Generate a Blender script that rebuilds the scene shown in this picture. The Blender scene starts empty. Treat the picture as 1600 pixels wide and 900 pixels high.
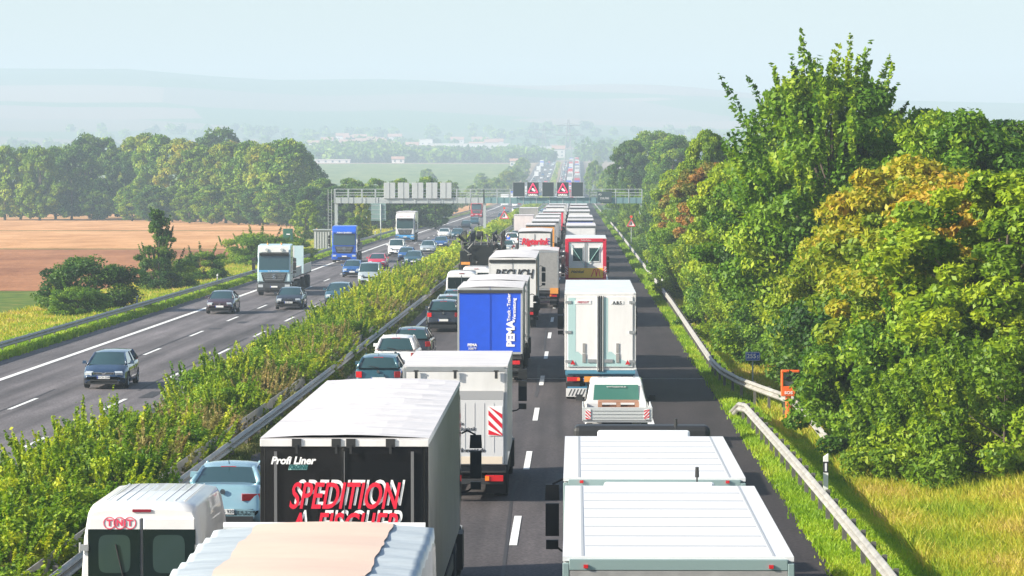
import bpy, math, random
import numpy as np
from mathutils import Vector, Matrix
R = math.radians
S = bpy.context.scene
COL = S.collection

# ------------------------------------------------------------------ camera, world, sun, exposure
CAM_H = 8.1
cam_d = bpy.data.cameras.new('camera'); cam = bpy.data.objects.new('camera', cam_d); COL.objects.link(cam)
cam.location = (0, 0, CAM_H)
cam_d.sensor_width = 36; cam_d.lens = 36 * 5200 / 1600
cam_d.clip_start = 0.5; cam_d.clip_end = 20000
cam.rotation_euler = (R(90) - math.atan(188 / 5200), 0, math.atan(100 / 5200))
S.camera = cam
SUN_EL, SUN_AZ = R(26), R(252)
W = bpy.data.worlds.new("World"); S.world = W; W.use_nodes = True
wn = W.node_tree.nodes; wl = W.node_tree.links
sky = wn.new('ShaderNodeTexSky'); sky.sky_type = 'NISHITA'; sky.sun_disc = False
sky.sun_elevation = SUN_EL; sky.sun_rotation = SUN_AZ; sky.air_density = 1.0; sky.dust_density = 1.5; sky.ozone_density = 1.5
wl.new(sky.outputs[0], wn['Background'].inputs[0]); wn['Background'].inputs[1].default_value = 0.085
sd = bpy.data.lights.new('sun', 'SUN'); sun = bpy.data.objects.new('sun', sd); COL.objects.link(sun)
sd.energy = 5.0; sd.angle = R(0.5); sd.color = (1.0, 0.93, 0.80)
tosun = Vector((math.sin(SUN_AZ) * math.cos(SUN_EL), math.cos(SUN_AZ) * math.cos(SUN_EL), math.sin(SUN_EL)))
sun.rotation_euler = tosun.to_track_quat('Z', 'Y').to_euler(); sun.location = (-60, 0, 60)
S.view_settings.view_transform = 'Standard'; S.view_settings.look = 'None'
S.view_settings.exposure = 1.2; S.view_settings.gamma = 1.0
S.cycles.max_bounces = 6; S.cycles.diffuse_bounces = 2; S.cycles.glossy_bounces = 2
S.cycles.transmission_bounces = 3; S.cycles.transparent_max_bounces = 6; S.cycles.volume_bounces = 0

# ------------------------------------------------------------------ helpers
def tag(o, label=None, cat=None, group=None, kind=None):
    if label: o['label'] = label
    if cat: o['category'] = cat
    if group: o['group'] = group
    if kind: o['kind'] = kind
    return o

def empty(name, loc=(0, 0, 0), rz=0.0):
    o = bpy.data.objects.new(name, None); COL.objects.link(o)
    o.location = loc; o.rotation_euler = (0, 0, rz); o.empty_display_size = 0.3
    return o

def obj(name, me, parent=None, loc=None, rot=None):
    o = bpy.data.objects.new(name, me); COL.objects.link(o)
    if parent is not None: o.parent = parent
    if loc is not None: o.location = loc
    if rot is not None: o.rotation_euler = rot
    return o


def copy_tree(root, loc=None, rz=None):
    m = {}
    def rec(o, par):
        c = o.copy(); COL.objects.link(c)
        if par is not None: c.parent = par
        for ch in o.children: rec(ch, c)
        return c
    c = rec(root, None)
    if loc is not None: c.location = loc
    if rz is not None: c.rotation_euler = (0, 0, rz)
    return c

class MB:
    def __init__(s): s.v = []; s.f = []; s.m = []
    def add(s, vs, fs, m=0):
        b = len(s.v); s.v += [tuple(p) for p in vs]
        for f in fs: s.f.append([b + i for i in f]); s.m.append(m)
    def box(s, c, d, m=0, rot=None, taper=None):
        x, y, z = d[0] / 2, d[1] / 2, d[2] / 2
        P = [Vector((sx * x, sy * y, sz * z)) for sz in (-1, 1) for sy in (-1, 1) for sx in (-1, 1)]
        if taper:
            for p in P:
                if p.z > 0: p.x *= taper[0]; p.y *= taper[1]
        if rot is not None:
            M = rot if isinstance(rot, Matrix) else Matrix.Rotation(rot, 3, 'Z')
            P = [M @ p for p in P]
        P = [p + Vector(c) for p in P]
        s.add(P, [(0, 2, 3, 1), (4, 5, 7, 6), (0, 1, 5, 4), (2, 6, 7, 3), (0, 4, 6, 2), (1, 3, 7, 5)], m)
    def quad(s, a, b, c, d, m=0): s.add([a, b, c, d], [(0, 1, 2, 3)], m)
    def tube(s, p0, p1, r0, r1=None, n=8, m=0, caps=True):
        if r1 is None: r1 = r0
        p0 = Vector(p0); p1 = Vector(p1); ax = (p1 - p0)
        if ax.length < 1e-6: return
        ax.normalize(); u = ax.orthogonal().normalized(); w = ax.cross(u)
        vs = []
        for p, r in ((p0, r0), (p1, r1)):
            for i in range(n):
                a = 2 * math.pi * i / n; vs.append(p + (u * math.cos(a) + w * math.sin(a)) * r)
        fs = [(i, (i + 1) % n, n + (i + 1) % n, n + i) for i in range(n)]
        if caps: fs += [tuple(range(n - 1, -1, -1)), tuple(range(n, 2 * n))]
        s.add(vs, fs, m)
    def path(s, pts, r, n=8, m=0):
        for a, b in zip(pts[:-1], pts[1:]): s.tube(a, b, r, r, n, m)
    def lathe(s, prof, axis='x', n=20, c=(0, 0, 0), m=0):
        vs = []; k = len(prof)
        for i in range(n):
            a = 2 * math.pi * i / n
            for (t, r) in prof:
                if axis == 'x': vs.append((c[0] + t, c[1] + r * math.cos(a), c[2] + r * math.sin(a)))
                elif axis == 'y': vs.append((c[0] + r * math.cos(a), c[1] + t, c[2] + r * math.sin(a)))
                else: vs.append((c[0] + r * math.cos(a), c[1] + r * math.sin(a), c[2] + t))
        fs = []
        for i in range(n):
            j = (i + 1) % n
            for q in range(k - 1): fs.append((i * k + q, j * k + q, j * k + q + 1, i * k + q + 1))
        s.add(vs, fs, m)
    def prism(s, poly, axis, a, b, m=0):
        n = len(poly); vs = []
        for t in (a, b):
            for (p, q) in poly:
                vs.append((t, p, q) if axis == 'x' else (p, t, q) if axis == 'y' else (p, q, t))
        s.add(vs, [tuple(range(n)), tuple(range(2 * n - 1, n - 1, -1))] + [(i, (i + 1) % n, n + (i + 1) % n, n + i) for i in range(n)], m)
    def grid(s, P, m=0):
        r = len(P); c = len(P[0]); vs = [p for row in P for p in row]
        s.add(vs, [(i * c + j, i * c + j + 1, (i + 1) * c + j + 1, (i + 1) * c + j) for i in range(r - 1) for j in range(c - 1)], m)
    def mesh(s, name, mats, smooth=False):
        me = bpy.data.meshes.new(name); me.from_pydata(s.v, [], s.f)
        if not isinstance(mats, (list, tuple)): mats = [mats]
        for mm in mats: me.materials.append(mm)
        me.polygons.foreach_set('material_index', s.m)
        if smooth: me.polygons.foreach_set('use_smooth', [True] * len(s.f))
        me.update()
        import bmesh
        bm = bmesh.new(); bm.from_mesh(me)
        bmesh.ops.recalc_face_normals(bm, faces=bm.faces[:]); bm.to_mesh(me); bm.free()
        return me
    def build(s, name, mats, parent=None, smooth=False, bevel=0, loc=None, rot=None, seg=2):
        o = obj(name, s.mesh(name, mats, smooth), parent, loc, rot)
        if bevel:
            b = o.modifiers.new('bevel', 'BEVEL'); b.width = bevel; b.segments = seg; b.limit_method = 'ANGLE'; b.angle_limit = R(35)
        return o

def npmesh(name, V, F, mat, attr=None, smooth=False):
    """V (n,3), F (m,4) arrays"""
    me = bpy.data.meshes.new(name); n = len(V); m, k = F.shape
    me.vertices.add(n); me.vertices.foreach_set('co', V.astype(np.float32).ravel())
    me.loops.add(m * k); me.loops.foreach_set('vertex_index', F.astype(np.int32).ravel())
    me.polygons.add(m); me.polygons.foreach_set('loop_start', (np.arange(m) * k).astype(np.int32))
    me.polygons.foreach_set('loop_total', np.full(m, k, np.int32))
    if smooth: me.polygons.foreach_set('use_smooth', np.ones(m, bool))
    if attr is not None:
        a = me.attributes.new('rnd', 'FLOAT', 'POINT'); a.data.foreach_set('value', attr.astype(np.float32))
    me.materials.append(mat); me.update(calc_edges=True); me.validate()
    return me

# ------------------------------------------------------------------ materials
MC = {}
def mat(name, col, rough=0.6, metal=0.0, coat=0.0, var=0.0, vscale=3.0, bump=0.0, bscale=40.0, spec=0.5, emit=None, estr=1.0, objrand=0.0, stretch=None):
    if name in MC: return MC[name]
    m = bpy.data.materials.new(name); m.use_nodes = True; nt = m.node_tree; N = nt.nodes; L = nt.links
    p = N['Principled BSDF']
    p.inputs['Base Color'].default_value = (*col, 1); p.inputs['Roughness'].default_value = rough
    p.inputs['Metallic'].default_value = metal; p.inputs['Coat Weight'].default_value = coat
    p.inputs['Coat Roughness'].default_value = 0.04; p.inputs['Specular IOR Level'].default_value = spec
    if emit: p.inputs['Emission Color'].default_value = (*emit, 1); p.inputs['Emission Strength'].default_value = estr
    if var or bump:
        tc = N.new('ShaderNodeTexCoord'); mp = N.new('ShaderNodeMapping'); L.new(tc.outputs['Object'], mp.inputs[0])
        if stretch: mp.inputs['Scale'].default_value = stretch
    if var:
        no = N.new('ShaderNodeTexNoise'); no.inputs['Scale'].default_value = vscale; no.inputs['Detail'].default_value = 6
        no.inputs['Roughness'].default_value = 0.65; L.new(mp.outputs[0], no.inputs['Vector'])
        rp = N.new('ShaderNodeValToRGB'); rp.color_ramp.elements[0].position = 0.3; rp.color_ramp.elements[1].position = 0.72
        rp.color_ramp.elements[0].color = (*[c * (1 - var) for c in col], 1); rp.color_ramp.elements[1].color = (*[min(1, c * (1 + var * .45)) for c in col], 1)
        L.new(no.outputs['Fac'], rp.inputs[0]); L.new(rp.outputs[0], p.inputs['Base Color'])
    if bump:
        n2 = N.new('ShaderNodeTexNoise'); n2.inputs['Scale'].default_value = bscale; n2.inputs['Detail'].default_value = 5; L.new(mp.outputs[0], n2.inputs['Vector'])
        bp = N.new('ShaderNodeBump'); bp.inputs['Strength'].default_value = bump; bp.inputs['Distance'].default_value = 0.05
        L.new(n2.outputs['Fac'], bp.inputs['Height']); L.new(bp.outputs[0], p.inputs['Normal'])
    MC[name] = m; return m

def leafmat(name, cols, trans=0.35, rough=0.55):
    if name in MC: return MC[name]
    m = bpy.data.materials.new(name); m.use_nodes = True; nt = m.node_tree; N = nt.nodes; L = nt.links
    p = N['Principled BSDF']; out = N['Material Output']
    at = N.new('ShaderNodeAttribute'); at.attribute_name = 'rnd'
    oi = N.new('ShaderNodeObjectInfo')
    ad = N.new('ShaderNodeMath'); ad.operation = 'MULTIPLY_ADD'; L.new(oi.outputs['Random'], ad.inputs[0]); ad.inputs[1].default_value = 0.22
    L.new(at.outputs['Fac'], ad.inputs[2])
    sb = N.new('ShaderNodeMath'); sb.operation = 'SUBTRACT'; L.new(ad.outputs[0], sb.inputs[0]); sb.inputs[1].default_value = 0.11
    rp = N.new('ShaderNodeValToRGB'); cr = rp.color_ramp
    while len(cr.elements) < len(cols): cr.elements.new(0.5)
    for i, c in enumerate(cols):
        cr.elements[i].position = i / (len(cols) - 1); cr.elements[i].color = (*c, 1)
    L.new(sb.outputs[0], rp.inputs[0]); L.new(rp.outputs[0], p.inputs['Base Color'])
    p.inputs['Roughness'].default_value = rough; p.inputs['Specular IOR Level'].default_value = 0.3
    tr = N.new('ShaderNodeBsdfTranslucent'); hs = N.new('ShaderNodeHueSaturation'); hs.inputs['Value'].default_value = 1.25
    hs.inputs['Saturation'].default_value = 1.1; L.new(rp.outputs[0], hs.inputs['Color']); L.new(hs.outputs[0], tr.inputs[0])
    mx = N.new('ShaderNodeMixShader'); mx.inputs[0].default_value = trans
    L.new(p.outputs[0], mx.inputs[1]); L.new(tr.outputs[0], mx.inputs[2]); L.new(mx.outputs[0], out.inputs['Surface'])
    MC[name] = m; return m

# ------------------------------------------------------------------ terrain profile
KN = [(-60, 0), (60, 0), (118, -.3), (250, -.75), (430, -1.2), (700, -2.3), (1060, -3.7), (1300, -3.9), (1770, 1.2), (2380, 11.8), (2700, 13.5),
      (3200, 21), (3800, 38), (4600, 80), (5600, 172), (6300, 176)]
_kx = np.array([k[0] for k in KN], float); _kz = np.array([k[1] for k in KN], float)
_h = np.diff(_kx); _dl = np.diff(_kz) / _h
_m = np.zeros(len(_kx))
for _i in range(1, len(_kx) - 1):
    if _dl[_i - 1] * _dl[_i] > 0:
        w1 = 2 * _h[_i] + _h[_i - 1]; w2 = _h[_i] + 2 * _h[_i - 1]
        _m[_i] = (w1 + w2) / (w1 / _dl[_i - 1] + w2 / _dl[_i])
def base(y):
    y = min(max(y, -60), 6299); i = int(np.searchsorted(_kx, y, side='right') - 1); i = min(i, len(_h) - 1)
    t = (y - _kx[i]) / _h[i]; h = _h[i]
    return float((1 + 2 * t) * (1 - t) ** 2 * _kz[i] + t * (1 - t) ** 2 * h * _m[i] + t * t * (3 - 2 * t) * _kz[i + 1] + t * t * (t - 1) * h * _m[i + 1])
def sm(a, b, x):
    t = min(max((x - a) / (b - a), 0), 1); return t * t * (3 - 2 * t)
def ground(x, y):
    z = base(y)
    if y > 2500:
        k = sm(2500, 5200, y); f = 1.0 - 0.32 * sm(-900, 900, x * 5600 / max(y, 1) * 0.93)
        z = z * (1 - k + k * f) + k * (5 * math.sin(x / 170 + 1) + 3.5 * math.sin(x / 71 + y / 300))
    n = 1.4 * math.sin(x / 90 + 2) * math.sin(y / 160) * sm(60, 260, abs(x)) if abs(x) > 60 else 0
    if x >= 5.2:
        l = -0.02 - 0.28 * sm(5.4, 7.2, x) + 1.6 * sm(7.5, 16, x) * (1 - sm(700, 1200, y))
    elif x >= -9.3: l = -0.06
    elif x >= -13.3: l = -0.06 - 0.45 * sm(9.4, 13.2, -x)
    elif x >= -27: l = -0.56
    else: l = -0.52 - 0.35 * sm(27.5, 31, -x)
    return z + l + n

def px(x, y, zt=0.0):
    """distance from the photo row y of a point zt above the carriageway, and X from column x"""
    d = 100.0
    for _ in range(30): d = (CAM_H - base(d) - zt) * 5200 / max(y - 262, 1)
    return (x - 900) * d / 5200, d
# ------------------------------------------------------------------ ground, roads, markings
def stations(a, b):
    y = a; out = []
    while y < b:
        out.append(y); y += 5 if y < 450 else 12 if y < 1500 else 30 if y < 3000 else 60
    out.append(b); return out

def nodes_ground():
    m = bpy.data.materials.new('meadow_ground'); m.use_nodes = True; nt = m.node_tree; N = nt.nodes; L = nt.links
    p = N['Principled BSDF']; p.inputs['Roughness'].default_value = 0.95; p.inputs['Specular IOR Level'].default_value = 0.1
    tc = N.new('ShaderNodeTexCoord')
    n1 = N.new('ShaderNodeTexNoise'); n1.inputs['Scale'].default_value = 0.6; n1.inputs['Detail'].default_value = 8; L.new(tc.outputs['Object'], n1.inputs['Vector'])
    r1 = N.new('ShaderNodeValToRGB'); e = r1.color_ramp.elements
    e[0].position = 0.3; e[0].color = (0.035, 0.07, 0.012, 1); e[1].position = 0.75; e[1].color = (0.22, 0.18, 0.05, 1)
    x = r1.color_ramp.elements.new(0.5); x.color = (0.10, 0.16, 0.02, 1)
    L.new(n1.outputs['Fac'], r1.inputs[0])
    # far fields: large cells of stubble, meadow and bare soil
    mp = N.new('ShaderNodeMapping'); mp.inputs['Scale'].default_value = (0.0022, 0.0036, 0.0); mp.inputs['Rotation'].default_value = (0, 0, 0.25)
    L.new(tc.outputs['Object'], mp.inputs[0])
    vo = N.new('ShaderNodeTexVoronoi'); vo.inputs['Scale'].default_value = 1.0; L.new(mp.outputs[0], vo.inputs['Vector'])
    r2 = N.new('ShaderNodeValToRGB'); r2.color_ramp.interpolation = 'CONSTANT'
    cl = [(0, (0.08, 0.15, 0.04)), (0.22, (0.26, 0.19, 0.13)), (0.42, (0.11, 0.16, 0.07)), (0.6, (0.20, 0.17, 0.11)), (0.78, (0.13, 0.17, 0.08)), (0.9, (0.30, 0.22, 0.15))]
    e = r2.color_ramp.elements; e[0].color = (*cl[0][1], 1); e[1].position = cl[1][0]; e[1].color = (*cl[1][1], 1)
    for q, c in cl[2:]:
        el = e.new(q); el.color = (*c, 1)
    sx = N.new('ShaderNodeSeparateColor'); L.new(vo.outputs['Color'], sx.inputs[0]); L.new(sx.outputs[0], r2.inputs[0])
    sp = N.new('ShaderNodeSeparateXYZ'); L.new(tc.outputs['Object'], sp.inputs[0])
    mr = N.new('ShaderNodeMapRange'); mr.inputs[1].default_value = 850; mr.inputs[2].default_value = 900; L.new(sp.outputs[1], mr.inputs[0])
    mx = N.new('ShaderNodeMix'); mx.data_type = 'RGBA'; L.new(mr.outputs[0], mx.inputs[0]); L.new(r1.outputs[0], mx.inputs[6]); L.new(r2.outputs[0], mx.inputs[7])
    L.new(mx.outputs[2], p.inputs['Base Color'])
    return m

def sheet(name, xs, ys, zf, material, kind='structure', holes=None):
    V = np.array([(x, y, zf(x, y)) for y in ys for x in xs]); c = len(xs)
    F = np.array([(i * c + j, i * c + j + 1, (i + 1) * c + j + 1, (i + 1) * c + j) for i in range(len(ys) - 1) for j in range(c - 1)])
    o = obj(name, npmesh(name, V, F, material, smooth=True)); o['kind'] = kind; return o

xs = [-2200, -1800, -1400, -1100, -900, -750, -600, -500, -400, -330, -260, -200, -160, -130, -105, -85, -70, -60, -52, -45, -40, -36, -33, -31, -29, -27.5, -27.0,
      -13.3, -12.5, -11.5, -10.5, -9.3, 5.18, 5.5, 6, 6.6, 7.2, 8, 9, 10, 12, 14, 17, 21, 26, 33, 42, 55, 75, 100, 140, 190, 260, 350, 480, 650, 850, 1100, 1400, 1800, 2200]
YS = stations(-40, 6200)
sheet('ground', xs, YS, ground, nodes_ground())

def asphalt(name, col, wear):
    m = bpy.data.materials.new(name); m.use_nodes = True; nt = m.node_tree; N = nt.nodes; L = nt.links
    p = N['Principled BSDF']; p.inputs['Roughness'].default_value = 0.82; p.inputs['Specular IOR Level'].default_value = 0.35
    tc = N.new('ShaderNodeTexCoord')
    def noise(sc, scale, det=5):
        mp = N.new('ShaderNodeMapping'); mp.inputs['Scale'].default_value = sc; L.new(tc.outputs['Object'], mp.inputs[0])
        n = N.new('ShaderNodeTexNoise'); n.inputs['Scale'].default_value = scale; n.inputs['Detail'].default_value = det; L.new(mp.outputs[0], n.inputs['Vector']); return n
    fine = noise((1, 1, 1), 14, 4); big = noise((1, .12, 1), 1.6, 4); strip = noise((1, .012, 1), 1.1, 3)
    patch = noise((1, .25, 1), .35, 6)
    mul = [(fine, .5, 1.55), (big, .82, 1.18), (strip, 1 - wear, 1 + wear), (patch, .85, 1.12)]
    prev = None
    for n, a, b in mul:
        mr = N.new('ShaderNodeMapRange'); mr.inputs[1].default_value = .3; mr.inputs[2].default_value = .7; mr.inputs[3].default_value = a; mr.inputs[4].default_value = b
        L.new(n.outputs['Fac'], mr.inputs[0])
        if prev is None: prev = mr.outputs[0]
        else:
            mm = N.new('ShaderNodeMath'); mm.operation = 'MULTIPLY'; L.new(prev, mm.inputs[0]); L.new(mr.outputs[0], mm.inputs[1]); prev = mm.outputs[0]
    vm = N.new('ShaderNodeVectorMath'); vm.operation = 'SCALE'; vm.inputs[0].default_value = col; L.new(prev, vm.inputs['Scale'])
    L.new(vm.outputs[0], p.inputs['Base Color'])
    bp = N.new('ShaderNodeBump'); bp.inputs['Strength'].default_value = .25; bp.inputs['Distance'].default_value = .02; L.new(fine.outputs['Fac'], bp.inputs['Height']); L.new(bp.outputs[0], p.inputs['Normal'])
    return m
A_OLD = asphalt('worn_asphalt', (0.066, 0.057, 0.058), .42)
A_NEW = asphalt('dark_asphalt', (0.030, 0.024, 0.025), .2)
A_LEFT = asphalt('pale_asphalt', (0.108, 0.097, 0.100), .5)
YR = [y for y in YS if y < 2720]
sheet('road', [-9.3, -8, -5, -2, 0, 2.5], YR, lambda x, y: base(y), A_OLD)
sheet('hard_shoulder', [2.5, 3.8, 5.2], YR, lambda x, y: base(y), A_NEW)
sheet('opposite_road', [-27, -24, -20, -16, -13.2], YR, lambda x, y: base(y) - .5, A_LEFT)

def markings():
    mb = MB()
    def strip(x, w, y0, y1, dz):
        n = max(1, int((y1 - y0) / 5.01) + 0)
        yy = [y0] + [q for q in YS if y0 < q < y1] + [y1]
        mb.grid([[(x - w / 2, y, base_lin(y) + dz), (x + w / 2, y, base_lin(y) + dz)] for y in yy])
    for x, w, dz in ((-8.65, .2, .012), (2.42, .28, .012), (-13.75, .2, -.488), (-24.4, .3, -.488)): strip(x, w, -30, 2700, dz)
    cyc = 19.2
    for x, dz, ph in ((-1.35, .012, 74.5), (-5.0, .012, 74.5), (-17.4, -.488, 125), (-20.9, -.488, 144.5)):
        y = ph - 3.2 - 5 * cyc
        while y < 1900:
            strip(x, .17, y, y + 6.3, dz); y += cyc
    mb.box((-1.9, 133.3, base_lin(133.3) + .008), (14.6, .09, .004))
    o = mb.build('lane_markings', mat('road_paint', (.78, .78, .76), .7, var=.3, vscale=4)); o['kind'] = 'structure'
def base_lin(y):
    i = np.searchsorted(YS, y); i = min(max(i, 1), len(YS) - 1); a, b = YS[i - 1], YS[i]; t = (y - a) / (b - a)
    return base(a) * (1 - t) + base(b) * t
markings()
def seams():
    mb = MB(); rng = random.Random(21)
    for x, dz in ((-1.52, .006), (-5.2, .006), (-17.6, -.494), (-21.1, -.494)):
        y = -20
        while y < 600:
            L = rng.uniform(12, 60); yy = [y + k * 3 for k in range(int(L / 3) + 1)]
            xo = [x + .05 * math.sin(q * .21) + rng.uniform(-.02, .02) for q in yy]; w = rng.uniform(.03, .07)
            mb.grid([[(a - w, q, base_lin(q) + dz), (a + w, q, base_lin(q) + dz)] for a, q in zip(xo, yy)]); y += L + rng.uniform(4, 40)
    for i in range(26):
        opp = rng.random() < .5; x = rng.uniform(-23, -15) if opp else rng.uniform(-4.5, 1.8); y = rng.uniform(62, 420); w = rng.uniform(.3, 1.1); L = rng.uniform(.8, 5)
        z = base_lin(y) - (.494 if opp else -.006); mb.grid([[(x, y, z), (x + w, y, z)], [(x, y + L, base_lin(y + L) - (.494 if opp else -.006)), (x + w, y + L, base_lin(y + L) - (.494 if opp else -.006))]])
    o = mb.build('road_patches', mat('tar_patch', (.030, .027, .028), .7, var=.3, vscale=3)); o['kind'] = 'structure'
seams()

# fields on the left
def furrow(name, c1, c2, sc):
    m = bpy.data.materials.new(name); m.use_nodes = True; nt = m.node_tree; N = nt.nodes; L = nt.links
    p = N['Principled BSDF']; p.inputs['Roughness'].default_value = 1; p.inputs['Specular IOR Level'].default_value = 0.05
    tc = N.new('ShaderNodeTexCoord'); mp = N.new('ShaderNodeMapping'); mp.inputs['Scale'].default_value = (1, sc, 1); L.new(tc.outputs['Object'], mp.inputs[0])
    n = N.new('ShaderNodeTexNoise'); n.inputs['Scale'].default_value = .12; n.inputs['Detail'].default_value = 10; n.inputs['Roughness'].default_value = .7; L.new(mp.outputs[0], n.inputs['Vector'])
    r = N.new('ShaderNodeValToRGB'); r.color_ramp.elements[0].position = .35; r.color_ramp.elements[0].color = (*c1, 1); r.color_ramp.elements[1].position = .68; r.color_ramp.elements[1].color = (*c2, 1)
    L.new(n.outputs['Fac'], r.inputs[0]); L.new(r.outputs[0], p.inputs['Base Color'])
    bp = N.new('ShaderNodeBump'); bp.inputs['Distance'].default_value = .4; L.new(n.outputs['Fac'], bp.inputs['Height']); L.new(bp.outputs[0], p.inputs['Normal'])
    return m
def fx(a, b): return [a + (b - a) * i / 14 for i in range(15)]
FS = furrow('stubble_soil', (.42, .21, .09), (.68, .38, .19), .35); FD = furrow('dark_soil', (.24, .105, .055), (.42, .20, .10), .35)
FG = furrow('young_crop', (.10, .17, .05), (.24, .27, .10), .2)
def fsheet(name, xa, xb, ya, yb, m, dz):
    xx = [x for x in xs if xa < x < xb]; yy = [y for y in YS if ya < y < yb]
    sheet(name, [xa] + xx + [xb], [ya] + yy + [yb], lambda x, y: ground_lin(x, y) + dz, m)
def ground_lin(x, y):
    i = min(max(int(np.searchsorted(YS, y)), 1), len(YS) - 1); a, b = YS[i - 1], YS[i]; t = (y - a) / (b - a)
    j = min(max(int(np.searchsorted(xs, x)), 1), len(xs) - 1); p, q = xs[j - 1], xs[j]; s = (x - p) / (q - p)
    f = lambda u: ground(p, u) * (1 - s) + ground(q, u) * s
    return f(a) * (1 - t) + f(b) * t
fsheet('ploughed_field', -200, -36, 262, 410, FD, .03)
fsheet('stubble_field', -200, -40, 414, 560, FS, .03)
fsheet('stubble_field_rise', -200, -45, 565, 790, FS, .03)
fsheet('far_brown_field', -160, -29.5, 800, 1250, FS, .03)
fsheet('far_crop_field', -600, -31, 1262, 2350, FG, .03)

# ------------------------------------------------------------------ haze
hz = MB(); hz.box((0, 3080, 94), (4600, 6400, 208))
hm = bpy.data.materials.new('haze_air'); hm.use_nodes = True; N = hm.node_tree.nodes
N.remove(N['Principled BSDF']); pv = N.new('ShaderNodeVolumePrincipled')
pv.inputs['Color'].default_value = (0.70, 0.865, 1.0, 1); pv.inputs['Density'].default_value = 0.00034; pv.inputs['Anisotropy'].default_value = 0.0
hm.node_tree.links.new(pv.outputs[0], N['Material Output'].inputs['Volume'])
tag(hz.build('haze', hm), 'pale blue morning haze lying over the far motorway and hills', 'haze', kind='stuff')
# ------------------------------------------------------------------ shared paints
def paint(name, col, rough=.35, coat=.6, metal=0.0): return mat(name, col, rough, metal, coat, var=.08, vscale=1.5)
M_GLASS = mat('dark_glass', (.022, .055, .058), .06, 0, .8, spec=.8)
M_GLASSG = mat('green_glass', (.04, .10, .085), .08, 0, .8, spec=.8)
M_RUB = mat('rubber', (.018, .018, .019), .85, var=.2, vscale=8)
M_BLK = mat('black_plastic', (.02, .021, .022), .55, var=.15)
M_DRK = mat('dark_steel', (.045, .047, .05), .6, .3, var=.3)
M_RIM = mat('alloy', (.45, .46, .47), .35, .8)
M_CHR = mat('chrome', (.75, .76, .78), .15, 1.0)
M_LIT = mat('lamp_glass', (.50, .54, .56), .1, 0, 1.0, spec=.8)
M_RED = mat('red_lamp', (.55, .015, .02), .25, 0, .8)
M_ORG = mat('orange_reflector', (.85, .22, .02), .4)
M_PLT = mat('number_plate_white', (.78, .78, .76), .5)
M_TXT = mat('black_print', (.02, .02, .025), .6)
M_TXW = mat('white_print', (.8, .8, .8), .6)
M_ALU = mat('brushed_aluminium', (.52, .53, .54), .4, .7, var=.15, vscale=3)
M_WHT = mat('white_panel', (.74, .73, .72), .4, 0, .4, var=.16, vscale=1.1, stretch=(1.6, 1, .35))
M_TARP = mat('white_tarpaulin', (.60, .58, .585), .65, var=.16, vscale=1.6, bump=.35, bscale=2.6, stretch=(.6, 1.6, 1))
M_GREY = mat('grey_tarpaulin', (.30, .31, .33), .6, var=.15, vscale=1.0, bump=.15, bscale=3)

_txt = {}
def text_mesh(s, size, m, shear=0.0, offset=0.0, extrude=0.004, spacing=1.0, align='CENTER'):
    k = (s, size, m.name, shear, offset, align, spacing)
    if k in _txt: return _txt[k]
    cu = bpy.data.curves.new('letters', 'FONT'); cu.body = s; cu.size = size; cu.shear = shear; cu.offset = offset; cu.extrude = extrude
    cu.align_x = align; cu.align_y = 'CENTER'; cu.space_character = spacing; cu.resolution_u = 4
    o = bpy.data.objects.new('letters', cu); COL.objects.link(o)
    dg = bpy.context.evaluated_depsgraph_get(); me = bpy.data.meshes.new_from_object(o.evaluated_get(dg))
    me.materials.clear(); me.materials.append(m); bpy.data.objects.remove(o); bpy.data.curves.remove(cu)
    _txt[k] = me; return me
def lettering(par, s, x, y, z, size, m, face='rear', name='lettering', vert=False, sx=1.0, **kw):
    me = text_mesh(s, size, m, **kw)
    rot = {'rear': (R(90), 0, 0), 'front': (R(90), 0, R(180)), 'right': (R(90), 0, R(90)), 'left': (R(90), 0, R(-90))}[face]
    o = obj(name, me, par, (x, y, z))
    if vert: o.rotation_euler = (R(90), R(-90), 0)
    else: o.rotation_euler = rot
    o.scale = (sx, 1, 1)
    return o

# ------------------------------------------------------------------ wheels
_wh = {}
def wheel_meshes(r, w, kind):
    k = (r, w, kind)
    if k not in _wh:
        t = MB(); t.lathe([(-w / 2, r * .62), (-w / 2, r * .9), (-w / 2 + .02, r * .98), (-w * .3, r), (w * .3, r), (w / 2 - .02, r * .98), (w / 2, r * .9), (w / 2, r * .62), (-w / 2, r * .62)], 'x', 24)
        rm = MB(); rm.lathe([(-w * .42, r * .63), (-w * .3, r * .56), (-w * .25, .001)], 'x', 20); rm.lathe([(w * .42, r * .63), (w * .3, r * .56), (w * .25, .001)], 'x', 20)
        n = 5 if kind == 'car' else 8
        for i in range(n):
            a = 2 * math.pi * i / n
            for s in (-1, 1):
                if kind == 'car': rm.tube((s * w * .36, r * .1 * math.cos(a), r * .1 * math.sin(a)), (s * w * .38, r * .58 * math.cos(a), r * .58 * math.sin(a)), .035, .05, 5)
                else: rm.tube((s * w * .30, r * .36 * math.cos(a), r * .36 * math.sin(a)), (s * w * .36, r * .36 * math.cos(a), r * .36 * math.sin(a)), .03, .03, 5)
        _wh[k] = (t.mesh('wheel', M_RUB, True), rm.mesh('rim', M_RIM if kind == 'car' else mat('truck_rim', (.30, .31, .32), .5, .4), False))
    return _wh[k]
def wheel(par, x, y, r=.32, w=.21, kind='car', rim=True):
    a, b = wheel_meshes(r, w, kind); o = obj('wheel', a, par, (x, y, r))
    if rim: obj('rim', b, o)
    return o

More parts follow.
